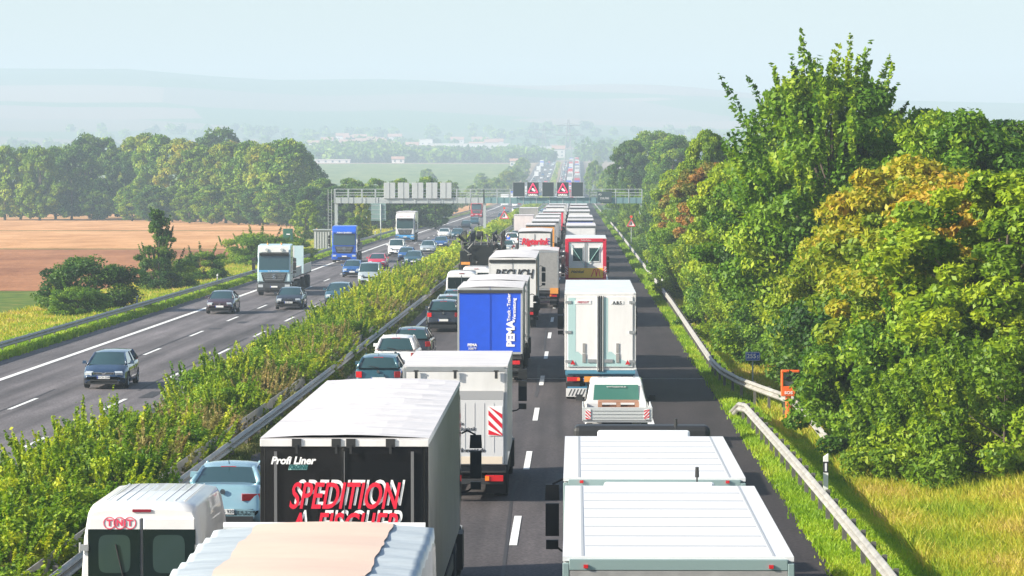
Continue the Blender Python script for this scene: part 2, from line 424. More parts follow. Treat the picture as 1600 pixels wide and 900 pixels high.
# ------------------------------------------------------------------ cars
CT = {  # L W H, hood base z, belt z, deck z, cabin stations: rear glass base, roof rear, roof front, windscreen base
 'sedan': dict(L=4.6, W=1.81, H=1.42, hz=.74, bz=.93, dz=1.04, c=(.80, 1.50, 2.75, 3.55), wb=(.88, 3.75)),
 'wagon': dict(L=4.7, W=1.82, H=1.46, hz=.74, bz=.93, dz=1.0, c=(.10, .42, 2.75, 3.6), wb=(.88, 3.8)),
 'hatch': dict(L=4.1, W=1.75, H=1.46, hz=.76, bz=.94, dz=1.0, c=(.10, .50, 2.35, 3.15), wb=(.66, 3.25)),
 'suv':   dict(L=4.5, W=1.86, H=1.66, hz=.92, bz=1.08, dz=1.12, c=(.10, .42, 2.6, 3.4), wb=(.84, 3.6)),
 'van':   dict(L=4.6, W=1.85, H=1.85, hz=.98, bz=1.15, dz=1.15, c=(.06, .22, 3.15, 3.85), wb=(.7, 3.75)),
}
def lerp(tab, y):
    for (a, p), (b, q) in zip(tab[:-1], tab[1:]):
        if y <= b: return p + (q - p) * max(0, (y - a)) / (b - a)
    return tab[-1][1]
def car_meshes(kind):
    t = CT[kind]; L, Wd, H = t['L'], t['W'] / 2, t['H']; c0, c1, c2, c3 = t['c']; bz, dz, hz = t['bz'], t['dz'], t['hz']
    top = [(0, .52), (.05, .62), (.09, dz - .12 if kind != 'sedan' else dz - .08), (.2, dz - .01), (max(.35, c0), dz), (c3, bz), (c3 + .25, bz - .02), (L - .35, hz + .02), (L - .1, hz - .1), (L - .04, .58), (L, .5)]
    wid = [(0, .80), (.08, .9), (.35, .97), (.9, 1.0), (L - 1.0, 1.0), (L - .4, .95), (L - .1, .84), (L, .74)]
    rw = .33 if kind in ('suv', 'van') else .315; ys = {0, .05, .09, .2, .35, c3, c3 + .25, L - .35, L - .1, L - .04, L, L / 2, L * .35, L * .62}
    for wy in t['wb']:
        for k in range(-5, 6): ys.add(round(wy + k * .078, 3))
    ys = sorted(ys); b = MB(); rings = []
    for y in ys:
        w = Wd * lerp(wid, y); tz = lerp(top, y); zb = .2 if .1 < y < L - .1 else .3
        az = 0
        for wy in t['wb']:
            dd = (rw + .07) ** 2 - (y - wy) ** 2
            if dd > 0: az = max(az, rw + math.sqrt(dd) - .0)
        zo = lambda z: max(z, az)
        m3 = zb + (tz - zb) * .42
        half = [(0, zb), (.78 * w, zb), (.80 * w, zo(zb)), (w * .97, zo(zb + .02)), (w, zo(zb + .2)), (w * 1.0, zo(m3)), (w * .985, zo(zb + (tz - zb) * .72)), (w * .95, tz - .07), (w * .88, tz - .005), (w * .5, tz + .02), (0, tz + .028)]
        full = [(x, y, z) for x, z in half] + [(-x, y, z) for x, z in half[-2:0:-1]]
        rings.append(full)
    n = len(rings[0]); P = [r + [r[0]] for r in rings]; b.grid(P); b.add(rings[0], [tuple(range(n))]); b.add(rings[-1], [tuple(range(n))])
    body = b.mesh('body', M_RUB, True)
    # cabin
    us = (-1, -.6, 0, .6, 1); wbl = Wd * .86; wr = Wd * (.66 if kind != 'van' else .76)
    bul = .16; rb = .06
    def beltf(u): return (wbl * u, c3 + bul * (1 - u * u), bz + .015)
    def rooff(u): return (wr * u, c2 + .10 * (1 - u * u), H - .075 + .03 * (1 - u * u))
    def roofr(u): return (wr * .97 * u, c1 - .05 * (1 - u * u), H - .09 + .03 * (1 - u * u))
    def beltr(u): return (wbl * .97 * u, c0 - .03 * (1 - u * u), dz + .015)
    ws = MB(); ws.grid([[beltf(u) for u in us], [rooff(u) for u in us]])
    rg = MB(); rg.grid([[beltr(u) for u in us], [roofr(u) for u in us]])
    sg = []
    for s in (-1, 1):
        g = MB(); K = 6; lo = [Vector(beltr(s)).lerp(Vector(beltf(s)), i / K) for i in range(K + 1)]; hi = [Vector(roofr(s)).lerp(Vector(rooff(s)), i / K) for i in range(K + 1)]
        for i, p in enumerate(lo): p.x += s * .03 * math.sin(math.pi * i / K)
        g.grid([[tuple(p) for p in lo], [tuple(p) for p in hi]]); sg.append(g.mesh('side_window', M_GLASS, True))
    rf = MB(); st = [(c1 - .02, H - .075), (c1 + .25, H - .02), ((c1 + c2) / 2, H), (c2 - .3, H - .015), (c2 + .03, H - .06)]
    rows = []
    for y, z in st:
        k = wr * (1.0 if y > c1 + .1 else .98)
        rows.append([(-k - .03, y, z - .075), (-k, y, z - .035), (-k * .6, y + .03, z - .005), (0, y + .04, z + .01), (k * .6, y + .03, z - .005), (k, y, z - .035), (k + .03, y, z - .075)])
    rf.grid(rows)
    for s in (-1, 1):
        A = Vector(beltf(s)); B = Vector(rooff(s)); rf.tube(A, B, .045, .04, 6)
        A = Vector(beltr(s)); B = Vector(roofr(s)); rf.tube(A, B, .07, .06, 6)
        for q in ((.42,) if kind == 'van' else (.5,)):
            A = Vector(beltr(s)).lerp(Vector(beltf(s)), q); B = Vector(roofr(s)).lerp(Vector(rooff(s)), q); A.x += s * .03; rf.tube(A, B, .04, .035, 6)
        if kind in ('wagon', 'suv', 'van'):
            A = Vector(beltr(s)).lerp(Vector(beltf(s)), .2); B = Vector(roofr(s)).lerp(Vector(rooff(s)), .16); A.x += s * .02; rf.tube(A, B, .06, .05, 6)
    roof = rf.mesh('roof', M_RUB, True)
    return dict(body=body, ws=ws.mesh('windscreen', M_GLASS, True), rg=rg.mesh('rear_window', M_GLASS, True), sg=sg, roof=roof)
_cm = {}
def slotted(me, m):
    k = (me.name, m.name)
    if k not in _cm:
        c = me.copy(); c.materials.clear(); c.materials.append(m); _cm[k] = c
    return _cm[k]
_kinds = {}
_parts = {}
def pm(key, f):
    if key not in _parts: _parts[key] = f()
    return _parts[key]
def bxm(name, d, m, bev=0):
    def f():
        b = MB(); b.box((0, 0, 0), d); return b.mesh(name, m)
    return pm((name, d, m.name), f)

def car(kind, colm, label, cat, X, d, oncoming=False, group=None, lod=0, plate=None, name=None, yaw=0.0, zoff=None, roof_rail=False, bumper_dark=False, grille='plain', glass=None, lit=False):
    """lod 0 all parts; 1 fewer; 2 body, roof, windows and wheels"""
    if kind not in _kinds: _kinds[kind] = car_meshes(kind)
    g = _kinds[kind]; t = CT[kind]; L, Wd, H = t['L'], t['W'] / 2, t['H']
    if oncoming: y = d + L; rz = math.pi; z = base(d) - .5
    else: y = d; rz = 0; z = base(d)
    r = empty(name or {'van': 'van', 'suv': 'car', 'wagon': 'car'}.get(kind, 'car'), (X, y, z + .012), rz + yaw)
    tag(r, label, cat, group)
    obj('body', slotted(g['body'], colm), r); obj('roof', slotted(g['roof'], colm), r)
    gl = glass or M_GLASS
    obj('windscreen', slotted(g['ws'], gl), r); obj('rear_window', slotted(g['rg'], gl), r)
    for q in g['sg']: obj('side_window', slotted(q, gl), r)
    for wy in t['wb']:
        for s in (-1, 1): wheel(r, s * (Wd - .115), wy, .33 if kind in ('suv', 'van') else .315, rim=lod < 2)
    if lod >= 2: return r
    dz, hz = t['dz'], t['hz']
    low = slotted(pm(('low', kind), lambda: low_mesh(kind)), M_BLK); obj('underbody_trim', low, r)
    for s in (-1, 1):
        if lod == 0 or oncoming:
            def hl():
                b = MB(); b.prism([(0, .02), (.02, -.07), (.30, -.10), (.36, -.02), (.40, .09), (.15, .08)], 'x', 0, .38); 
                return b
            obj('headlight', bxm('headlight', (.30, .2, .105), M_LIT), r, (s * Wd * .66, L - .135, hz - .10), (R(-18), 0, s * R(-17)))
        if lod == 0 or not oncoming:
            if kind in ('sedan',): obj('tail_light', bxm('tail_light', (.40, .1, .15), M_RED), r, (s * Wd * .68, .105, dz - .24), (R(6), 0, s * R(14)))
            else: obj('tail_light', bxm('tail_light', (.22, .12, .22), M_RED), r, (s * Wd * .77, .10, dz - .22), (R(4), 0, s * R(14)))
        mr = obj('wing_mirror', slotted(pm('mirror', mirror_mesh), colm), r, (s * (Wd * .92), t['c'][3] - .35, t['bz'] + .06)); mr.scale = (s, 1, 1)
    obj('number_plate', plate_mesh(plate or 'none'), r, (0, -.012 if not oncoming else L + .012, .62 if (not oncoming and kind != 'sedan') else .48), (0, 0, 0 if not oncoming else math.pi))
    if not oncoming and kind != 'sedan': r.children[-1].location = (0, .035, .70)
    if oncoming or lod == 0:
        gm = MB()
        if grille == 'bar':
            gm.prism([(-.42, .07), (.42, .07), (.36, -.07), (.2, -.1), (-.2, -.1), (-.36, -.07)], 'y', -.03, .03)
        elif grille == 'kidney':
            for s in (-1, 1): gm.prism([(s * .02, .07), (s * .26, .07), (s * .22, -.07), (s * .04, -.07)], 'y', -.03, .03)
        else: gm.box((0, 0, 0), (.9, .06, .12))
        gg = obj('grille', gm.mesh('grille', [M_BLK]), r, (0, L - .07, .60 if kind not in ('suv', 'van') else .72), (R(-8), 0, 0))
        em = MB(); em.lathe([(-.012, .001), (-.012, .06), (.012, .06), (.012, .001)], 'y', 16)
        obj('emblem', pm('emblem', lambda: em.mesh('emblem', M_CHR)), gg, (0, .045, .01 if grille != 'kidney' else .1))
        if grille == 'bar':
            q = MB(); q.path([(-.43, .03, .08), (-.1, .04, .08), (0, .045, .03), (.1, .04, .08), (.43, .03, .08), (.35, .03, -.08), (-.35, .03, -.08), (-.43, .03, .08)], .012, 5)
            for z in (-.04, .0, .04): q.tube((-.36, .035, z), (.36, .035, z), .008, .008, 5)
            q.build('chrome_surround', M_CHR, gg)
        lw = MB(); lw.box((0, 0, 0), (1.1, .05, .12)); lw.build('air_intake', M_BLK, r, loc=(0, L - .005, .33))
    if roof_rail:
        for s in (-1, 1):
            q = MB(); q.path([(s * Wd * .66, t['c'][1] + .1, H - .05), (s * Wd * .66, t['c'][1] + .25, H + .04), (s * Wd * .66, t['c'][2] - .25, H + .04), (s * Wd * .66, t['c'][2] - .05, H - .04)], .018, 6)
            q.build('roof_rail', M_BLK, r)
    if lod == 0:
        sm_ = mat('panel_gap', (.012, .012, .012), .8)
        for s in (-1, 1):
            q = MB(); mid = (t['c'][0] + t['c'][3]) / 2; fr = t['c'][3] - .15; rr_ = t['wb'][0] + .42
            for y in (rr_, mid, fr): q.box((s * (Wd * .997), y, .62), (.012, .014, .56))
            q.box((s * Wd * .995, (fr + rr_) / 2, .34), (.012, fr - rr_, .014)); q.build('door_seam', sm_, r)
            q = MB(); q.box((s * Wd * .995, mid + .12, .80), (.03, .16, .025)); q.box((s * Wd * .995, mid - .85, .82), (.03, .16, .025)); q.build('door_handle', colm, r)
        if not oncoming:
            q = MB(); zt = dz - .3
            q.box((0, .02, .53), (Wd * 1.5, .03, .012)); q.box((0, .0, .34), (Wd * 1.1, .05, .07)); q.build('bumper_insert', sm_, r)
            obj('emblem', pm('emblem', lambda: em_mesh()), r, (0, .045, dz - .12))
            for s in (-1, 1):
                q = MB(); q.tube((s * .45, -.02, .26), (s * .45, .1, .26), .035, .035, 8); q.build('exhaust', M_CHR, r)
    if not oncoming:
        q = MB(); q.tube((0, t['c'][1] + .12, H - .02), (0, t['c'][1] - .05, H + .13), .012, .006, 5); q.build('aerial', M_BLK, r)
        q = MB(); q.box((0, t['c'][1] - .04, H - .07), (.34, .03, .03)); q.build('brake_light', M_RED, r)
        lp = MB(); wbl = Wd * .3
        p0 = Vector((.02, t['c'][0] - .06, dz + .03)); p1 = Vector((-.36, t['c'][0] + .0, dz + .10)); lp.tube(p0, p1, .014, .01, 5)
        if kind != 'sedan': lp.build('wiper', M_BLK, r)
    return r
def em_mesh():
    em = MB(); em.lathe([(-.012, .001), (-.012, .05), (.012, .05), (.012, .001)], 'y', 16); return em.mesh('emblem', M_CHR)
def low_mesh(kind):
    t = CT[kind]; L, Wd = t['L'], t['W'] / 2; b = MB()
    b.box((0, L / 2, .25), (Wd * 1.7, L - .5, .14)); b.box((0, .01, .30), (Wd * 1.5, .1, .16)); b.box((0, L - .03, .27), (Wd * 1.4, .1, .12))
    return b.mesh('underbody_trim', M_BLK)
def mirror_mesh():
    b = MB(); b.box((.04, 0, -.03), (.1, .05, .04)); b.box((.14, 0, .03), (.17, .10, .13), taper=(.85, .7)); return b.mesh('wing_mirror', M_BLK)
_pl = {}
def plate_mesh(s):
    if s in _pl: return _pl[s]
    b = MB(); b.box((0, 0, 0), (.52, .012, .115)); b.box((-.238, -.008, 0), (.04, .004, .105), 1)
    mm = [M_PLT, mat('plate_blue', (.01, .05, .4), .5)]
    me = b.mesh('number_plate', mm)
    if s != 'none':
        t = text_mesh(s, .11, M_TXT, extrude=.001); import bmesh
        bm = bmesh.new(); bm.from_mesh(me); tb = bmesh.new(); tb.from_mesh(t)
        tb.transform(Matrix.Translation((.02, -.010, 0)) @ Matrix.Rotation(R(90), 4, 'X'))
        tm = bpy.data.meshes.new('tmp'); tb.to_mesh(tm); n0 = len(bm.faces); bm.from_mesh(tm)
        bm.faces.ensure_lookup_table()
        for f in bm.faces[n0:]: f.material_index = 2
        bm.to_mesh(me); me.materials.append(M_TXT); bm.free(); tb.free()
    _pl[s] = me; return me
# ------------------------------------------------------------------ trucks
def star_mesh():
    b = MB(); n = 24
    for i in range(n):
        a0, a1 = 2 * math.pi * i / n, 2 * math.pi * (i + 1) / n
        b.tube((.15 * math.cos(a0), 0, .15 * math.sin(a0)), (.15 * math.cos(a1), 0, .15 * math.sin(a1)), .012, .012, 5)
    for k in range(3):
        a = R(90 + 120 * k); b.tube((0, 0, 0), (.14 * math.cos(a), 0, .14 * math.sin(a)), .03, .006, 5)
    return b.mesh('emblem', M_CHR)
def truck_mirror_mesh():
    b = MB(); b.path([(0, 0, .75), (.12, .05, .80), (.30, .05, .72)], .018, 6); b.path([(0, 0, -.32), (.14, .05, -.3), (.28, .05, -.2)], .018, 6)
    b.box((.30, .04, .60), (.26, .12, .24), taper=(.9, .9)); b.box((.30, .04, .18), (.24, .13, .50)); b.box((.30, .0, -.2), (.22, .1, .14))
    return b.mesh('wing_mirror', M_BLK)
def cab(par, y0, Wd, h, m, m2=None, spoiler=True, detail=2, banner=None, style='flat', grm=None, grille_dark=False, mz=1.95):
    """cab from y0 (its back) forward, 2.15 m long, roof at h"""
    L = 2.15; y1 = y0 + L; w = Wd / 2
    b = MB()
    side = [(y0, .95), (y1 - .12, .95), (y1, 1.05), (y1 + .02, 1.75), (y1 - .22, h - .55), (y1 - .55, h - .08), (y0 + .1, h), (y0, h - .1)]
    n = len(side); k = (1, .985, .94, .94, .9, .86, .9, .96)
    vs = [(-w * .965, p, q) for p, q in side] + [(w * .965, p, q) for p, q in side]
    b.add(vs, [tuple(range(n)), tuple(range(2 * n - 1, n - 1, -1))] + [(i, (i + 1) % n, n + (i + 1) % n, n + i) for i in range(n)])
    c = b.build('cab', m, par, bevel=.09, seg=3)
    # windscreen
    a = Vector((0, y1 + .02, 1.78)); e = Vector((0, y1 - .21, h - .62)); ht = e - a; g = MB()
    zt = min(h - .62, 2.95); e = a + ht * ((zt - 1.78) / ht.z)
    up = ht.normalized(); nrm = Vector((0, 1, 0)).cross(Vector((1, 0, 0))); nn = Vector((0, up.z, -up.y))
    rows = []
    for p in (a, e):
        rows.append([(u * w * .88, p.y + .022 + .02 * (1 - u * u), p.z) for u in (-1, -.5, 0, .5, 1)])
    g.grid(rows); g.build('windscreen', M_GLASS, c, smooth=True)
    vz = MB(); vz.box((0, e.y + .12, e.z + .08), (w * 1.72, .22, .16), rot=Matrix.Rotation(R(-20), 3, 'X')); vz.build('sun_visor', M_BLK if banner is None else m, c)
    for s in (-1, 1):
        q = MB(); q.add([(s * (w * .965 + .006), y1 - .25, 1.8), (s * (w * .965 + .006), y1 - .95, 1.75), (s * (w * .965 + .006), y1 - 1.0, 2.5), (s * (w * .965 + .006), y1 - .42, 2.5)], [(0, 1, 2, 3)])
        q.build('side_window', M_GLASS, c)
        mm = obj('wing_mirror', pm('tmir', truck_mirror_mesh), c, (s * w * .97, y1 - .15, mz)); mm.scale = (s * .95, 1, 1.1)
    if detail:
        gr = MB(); gr.prism([(-.95, .28), (.95, .28), (.8, -.28), (.62, -.42), (-.62, -.42), (-.8, -.28)], 'y', 0, .04)
        G = gr.build('grille', M_BLK, c, loc=(0, y1 + .0, 1.38))
        for i in range(4):
            z = .2 - i * .14; q = MB(); q.box((0, .05, z), (1.7 - i * .12, .03, .035)); q.build('grille_bar', grm or M_ALU, G)
        obj('emblem', pm('star', star_mesh), G, (0, .09, .02))
        bp = MB(); bp.prism([(y1 - .75, .28), (y1 + .02, .28), (y1 + .08, .42), (y1 + .07, .92), (y1 - .75, .95)], 'x', -w, w)
        B = bp.build('bumper', grille_dark or m, c, bevel=.06)
        q = MB(); q.box((0, y1 + .09, .5), (1.3, .03, .14)); q.build('air_intake', M_BLK, B)
        for s in (-1, 1):
            q = MB(); q.box((s * w * .78, y1 + .075, .72), (.36, .05, .2)); q.build('headlight', M_LIT, B)
        obj('number_plate', plate_mesh('none'), B, (0, y1 + .115, .66), (0, 0, math.pi))
    st = MB()
    for s in (-1, 1):
        st.box((s * w * .9, y0 + .45, .62), (.35, .8, .7))
    st.build('step_panel', M_BLK, c)
    if banner:
        lettering(c, banner[0], 0, e.y + .25, e.z + .09, banner[1], M_TXW, 'front', offset=.006, shear=.2)
    return c

def chassis(par, ya, yb, z, Wd, axles, rw=.5, twin=True):
    b = MB()
    for s in (-1, 1): b.box((s * .42, (ya + yb) / 2, z - .16), (.09, yb - ya, .26))
    n = int((yb - ya) / 1.2)
    for i in range(n + 1): b.box((0, ya + .1 + (yb - ya - .2) * i / max(n, 1), z - .16), (.8, .09, .18))
    for s in (-1, 1): b.box((s * Wd * .47, (ya + yb) / 2, z - .42), (.03, (yb - ya) * .45, .28))
    b.build('chassis', M_DRK, par)
    for y in axles:
        for s in (-1, 1): wheel(par, s * (Wd / 2 - .2), y, rw, .36 if twin else .3, 'truck')
        q = MB(); q.tube((-Wd / 2 + .3, y, rw), (Wd / 2 - .3, y, rw), .07, .07, 8); q.build('axle', M_DRK, par)

def rear_gear(par, Wd, z, beam=None, plate=None, striped=False):
    b = MB(); b.box((0, .06, z - .12), (Wd * .97, .12, .18)); b.box((0, .1, .52), (Wd * .92, .1, .13))
    for s in (-1, 1): b.box((s * .5, .2, .75), (.08, .08, .6))
    b.build('rear_bumper', beam or M_DRK, par, bevel=.01)
    for s in (-1, 1):
        q = MB(); q.box((s * (Wd / 2 - .32), -.01, z - .34), (.44, .1, .15)); t = q.build('tail_light', M_RED, par, bevel=.01)
        q = MB(); q.box((s * (Wd / 2 - .50), -.07, z - .34), (.1, .02, .11)); q.build('indicator', M_ORG, t)
        q = MB(); q.box((s * (Wd / 2 - .3), .45, .45), (.5, .02, .5)); q.build('mudflap', M_RUB, par)
    obj('number_plate', plate_mesh(plate or 'none'), par, (-.35, -.01, z - .36))

def box_body(par, Wd, L, z0, z1, m_side, m_roof, m_rear, y0=0.0, rear='doors', roofstyle='flat', frame=None, detail=1, side_right=None):
    """box with its own walls, roof, rear frame and doors"""
    w = Wd / 2; fr = frame or M_ALU
    b = MB(); b.box((0, y0 + L / 2 + .02, (z0 + z1) / 2 - .02), (Wd - .02, L - .04, z1 - z0 - .06))
    B = b.build('cargo_box', m_side, par)
    rf = MB(); n = 10; rows = []
    if roofstyle in ('tarp', 'sag'):
        random.seed(int(L * 100 + z1 * 10 + y0)); ny = int(L / .28)
        for j in range(ny + 1):
            y = y0 + L * j / ny; bow = .035 * math.cos(2 * math.pi * j / ny * (L / 1.3)) * (1 if 0 < j < ny else 0)
            rows.append([(-w + Wd * i / n, y, z1 + (.045 * math.sin(math.pi * i / n) + bow * math.sin(math.pi * i / n) + random.uniform(-.006, .006)) * (1 if 0 < i < n else 0)) for i in range(n + 1)])
        rf.grid(rows); rf.box((0, y0 + .02, z1 - .045), (Wd, .05, .09)); rf.box((0, y0 + L - .02, z1 - .045), (Wd, .05, .09))
        for s in (-1, 1): rf.box((s * (w - .012), y0 + L / 2, z1 - .05), (.03, L, .1))
        rf.build('roof', m_roof, par, smooth=False)
    else:
        rf.box((0, y0 + L / 2, z1 - .015), (Wd, L, .05))
        k = int(L / 1.15) if roofstyle == 'ribs' else 0
        for i in range(1, k + 1):
            y = y0 + L * i / (k + 1); rf.box((0, y, z1 + .0125), (Wd - .5, .06, .005), 1)
        if k:
            for s in (-1, 1): rf.box((s * (w - .22), y0 + L / 2, z1 + .0125), (.03, L - .1, .005), 1)
        R_ = rf.build('roof', [m_roof, mat('roof_seam', (.36, .38, .40), .7)], par)
    f = MB(); t = .07
    for s in (-1, 1): f.box((s * (w - t / 2), y0 - .02, (z0 + z1) / 2 - .03), (t, .08, z1 - z0 - .06))
    f.box((0, y0 - .02, z1 - .075), (Wd - 2 * t - .004, .076, .12)); f.box((0, y0 - .02, z0 + .03), (Wd - 2 * t - .004, .076, .09))
    F = f.build('rear_frame', fr, par, bevel=.006)
    za, zb = z0 + .08, z1 - .14; hd = w - t
    if rear == 'doors':
        for s in (-1, 1):
            q = MB(); q.box((s * hd / 2, y0 - .035, (za + zb) / 2), (hd - .012, .05, zb - za)); D = q.build('rear_door', m_rear, par, bevel=.008)
            if detail:
                for xx in (.12, .30) if detail > 1 else (.12,):
                    q = MB(); q.tube((s * xx, y0 - .085, za + .02), (s * xx, y0 - .085, zb - .02), .018, .018, 6)
                    for z in (za + .3, (za + zb) / 2, zb - .3): q.box((s * xx, y0 - .08, z), (.07, .04, .06))
                    q.build('locking_rod', M_ALU, D)
                for z in (za + .25, (za + zb) / 2, zb - .25):
                    q = MB(); q.box((s * (hd - .05), y0 - .075, z), (.26, .03, .08)); q.tube((s * (hd + .03), y0 - .075, z - .06), (s * (hd + .03), y0 - .075, z + .06), .022, .022, 6); q.build('hinge', M_ALU, D)
    elif rear == 'curtain':
        for s in (-1, 1):
            q = MB(); rr = []
            for j in range(13):
                z = za + (zb - za) * j / 12; rr.append([(s * (.006 + (hd - .012) * i / 8), y0 - .05 - .02 * math.sin(i * 1.3 + j * .4) * math.sin(math.pi * j / 12), z) for i in range(9)])
            q.grid(rr); q.build('rear_curtain', m_rear, par, smooth=True)
    elif rear == 'plain':
        q = MB(); q.box((0, y0 - .03, (za + zb) / 2), (2 * hd - .01, .05, zb - za)); q.build('rear_door', m_rear, par)
    return B

def truck(name, label, X, d, L, top, m_side, m_roof, m_rear, cabm, Wd=2.55, z0=1.15, semi=True, rear='doors', roofstyle='tarp', oncoming=False, detail=1, cat='truck', group=None,
          frame=None, cabh=3.55, plate=None, yaw=0.0, banner=None, beam=None, grille_dark=False, grm=None, mz=1.95):
    Lt = L + (2.9 if semi else 2.6)
    z = base(d + Lt / 2) - (.5 if oncoming else 0)
    r = empty(name, (X, d + (Lt if oncoming else 0), z + .012), (math.pi if oncoming else 0) + yaw); tag(r, label, cat, group)
    r['_L'] = Lt
    box_body(r, Wd, L, z0, top, m_side, m_roof, m_rear, rear=rear, roofstyle=roofstyle, frame=frame, detail=detail)
    if semi: ax = [2.2, 3.5, 4.8, L - .8, L + 2.0] if L > 11 else [1.6, 2.9, L + 1.3]
    else: ax = [1.9, L + 1.15]
    chassis(r, .1, Lt - .3, z0, Wd, ax, twin=not semi)
    rear_gear(r, Wd, z0, plate=plate, beam=beam)
    cab(r, L + (.6 if semi else .32), 2.5, cabh, cabm, detail=2 if oncoming else (1 if detail > 1 else 0), banner=banner, grille_dark=grille_dark, grm=grm, mz=mz)
    del r['_L']
    return r
# ------------------------------------------------------------------ vegetation
def leaves(rng, puffs, size, per, aspect=1.5, droop=0.2):
    """puffs: list of (centre, axes matrix rows (3,3), tint). returns V,F,attr of leaf quads spread through each puff's shell"""
    Vs = []; At = []
    for (c, A, tint, n) in puffs:
        d = rng.normal(size=(n, 3)); d /= np.linalg.norm(d, axis=1)[:, None]
        rad = rng.uniform(.25, 1, n) ** .5
        p = (d * rad[:, None]) @ A + c
        nr = d * .55 + rng.normal(size=(n, 3)) * .55 + np.array([0, 0, .45]); nr /= np.linalg.norm(nr, axis=1)[:, None]
        u = np.cross(nr, rng.normal(size=(n, 3))); u /= np.linalg.norm(u, axis=1)[:, None]; w = np.cross(nr, u)
        s = size * rng.uniform(.6, 1.3, n)[:, None]
        q = np.stack([p - u * s * .5 * aspect, p + w * s * .42, p + u * s * .5 * aspect + nr * s * .1, p - w * s * .42], 1)
        Vs.append(q.reshape(-1, 3)); t = np.clip(tint + rng.normal(size=n) * .10, 0, 1); At.append(np.repeat(t, 4))
    V = np.concatenate(Vs); n = len(V) // 4; F = np.arange(4 * n).reshape(n, 4)
    return V, F, np.concatenate(At)

def crown_mesh(name, seed, m, H, Rr, zb, n_puff, per, size, shape='round', spiky=0.0, tint=(.2, .8), puffr=.24, lump=.42, topt=0.0):
    """crown between zb and H with radius Rr; returns mesh and puff centres"""
    rng = np.random.default_rng(seed); puffs = []; cs = []
    hc = (H + zb) / 2; hh = (H - zb) / 2
    ph = rng.uniform(0, 6.28, 6)
    for i in range(n_puff):
        per_ = 1.0
        u = rng.uniform(-.95, 1); a = rng.uniform(0, 2 * math.pi)
        if shape == 'round': pr = math.sqrt(max(0, 1 - abs(u) ** 2.6))
        elif shape == 'cone': pr = (1 - (u + 1) / 2) ** .8 * 1.0 + .06
        elif shape == 'bush': pr = math.sqrt(max(0, 1 - max(0, u) ** 2.4))
        else: pr = math.sqrt(max(0, 1 - u * u))
        lm = 1 + lump * (math.sin(2 * a + ph[0] + u * 2) * .5 + math.sin(3 * a + ph[1] - u * 4) * .5)
        rr = Rr * pr * lm * (rng.uniform(.45, 1) ** .45) * .88
        c = np.array([rr * math.cos(a), rr * math.sin(a), hc + hh * u * .93])
        pz = Rr * puffr * rng.uniform(.65, 1.25)
        A = np.diag([pz * 1.15, pz * 1.15, pz * .75])
        if spiky and u > -0.3 and rng.uniform() < spiky:
            dr = np.array([math.cos(a) * pr * .55, math.sin(a) * pr * .55, 1.0]) + rng.normal(size=3) * .15; dr /= np.linalg.norm(dr)
            s1 = np.cross(dr, [1, 0, 0]); s1 /= np.linalg.norm(s1); s2 = np.cross(dr, s1)
            A = np.stack([s1 * pz * .17, s2 * pz * .17, dr * pz * 1.7]); c = c + dr * pz * .8; per_ = .42
        tn = tint[0] + (tint[1] - tint[0]) * rng.uniform() + topt * u
        puffs.append((c, A, tn, int(per * per_ * rng.uniform(.7, 1.3)))); cs.append(c)
    V, F, At = leaves(rng, puffs, size, per)
    return npmesh(name, V, F, m, At), cs

def wood_mesh(name, seed, m, zb, H, Rr, cs, r0=.2, n_limb=10, lean=0.1):
    rng = random.Random(seed); b = MB(); tr = MB()
    pts = []; x = y = 0.0; n = 7; top = zb + (H - zb) * .8
    for i in range(n + 1):
        pts.append((x, y, -0.15 + (top + .15) * i / n)); x += rng.uniform(-1, 1) * lean * H / 20; y += rng.uniform(-1, 1) * lean * H / 20
    for i in range(n): tr.tube(pts[i], pts[i + 1], r0 * (1 - i / n * .85), r0 * (1 - (i + 1) / n * .85), 8, caps=False)
    for c in (rng.sample(list(range(len(cs))), min(n_limb, len(cs)))):
        c = cs[c]; k = min(n - 1, max(1, int(n * .9 * (c[2] - .25 * (H - zb)) / top))); p = Vector(pts[k]); q = Vector(c); mid = p.lerp(q, .5) + Vector((0, 0, -.05 * H * rng.random()))
        tr.tube(p, mid, r0 * .32, r0 * .2, 5, caps=False); tr.tube(mid, q, r0 * .2, r0 * .06, 5, caps=False)
    return tr.mesh(name, m, True)

BARK = mat('bark', (.09, .07, .05), .9, var=.4, vscale=4)
G_MID = [(0.0268, 0.0732, 0.0049), (0.0793, 0.183, 0.0085), (0.183, 0.305, 0.0122), (0.3416, 0.4148, 0.022)]
G_DRK = [(0.012, 0.0384, 0.006), (0.0288, 0.0888, 0.0096), (0.072, 0.156, 0.012), (0.156, 0.24, 0.0168)]
G_LGT = [(0.084, 0.168, 0.0072), (0.192, 0.3, 0.0096), (0.324, 0.408, 0.0144), (0.48, 0.48, 0.0264)]
G_YEL = [(0.0972, 0.1836, 0.0086), (0.216, 0.2916, 0.013), (0.3888, 0.3456, 0.0216), (0.4968, 0.27, 0.0378)]
G_ORG = [(.08, .13, .015), (.18, .18, .02), (.30, .19, .03), (.38, .17, .045)]
G_DRY = [(.12, .14, .03), (.24, .23, .06), (.36, .30, .10), (.42, .28, .13)]
LM = {k: leafmat('leaf_' + k, v) for k, v in dict(mid=G_MID, dark=G_DRK, light=G_LGT, yellow=G_YEL, orange=G_ORG, dry=G_DRY).items()}

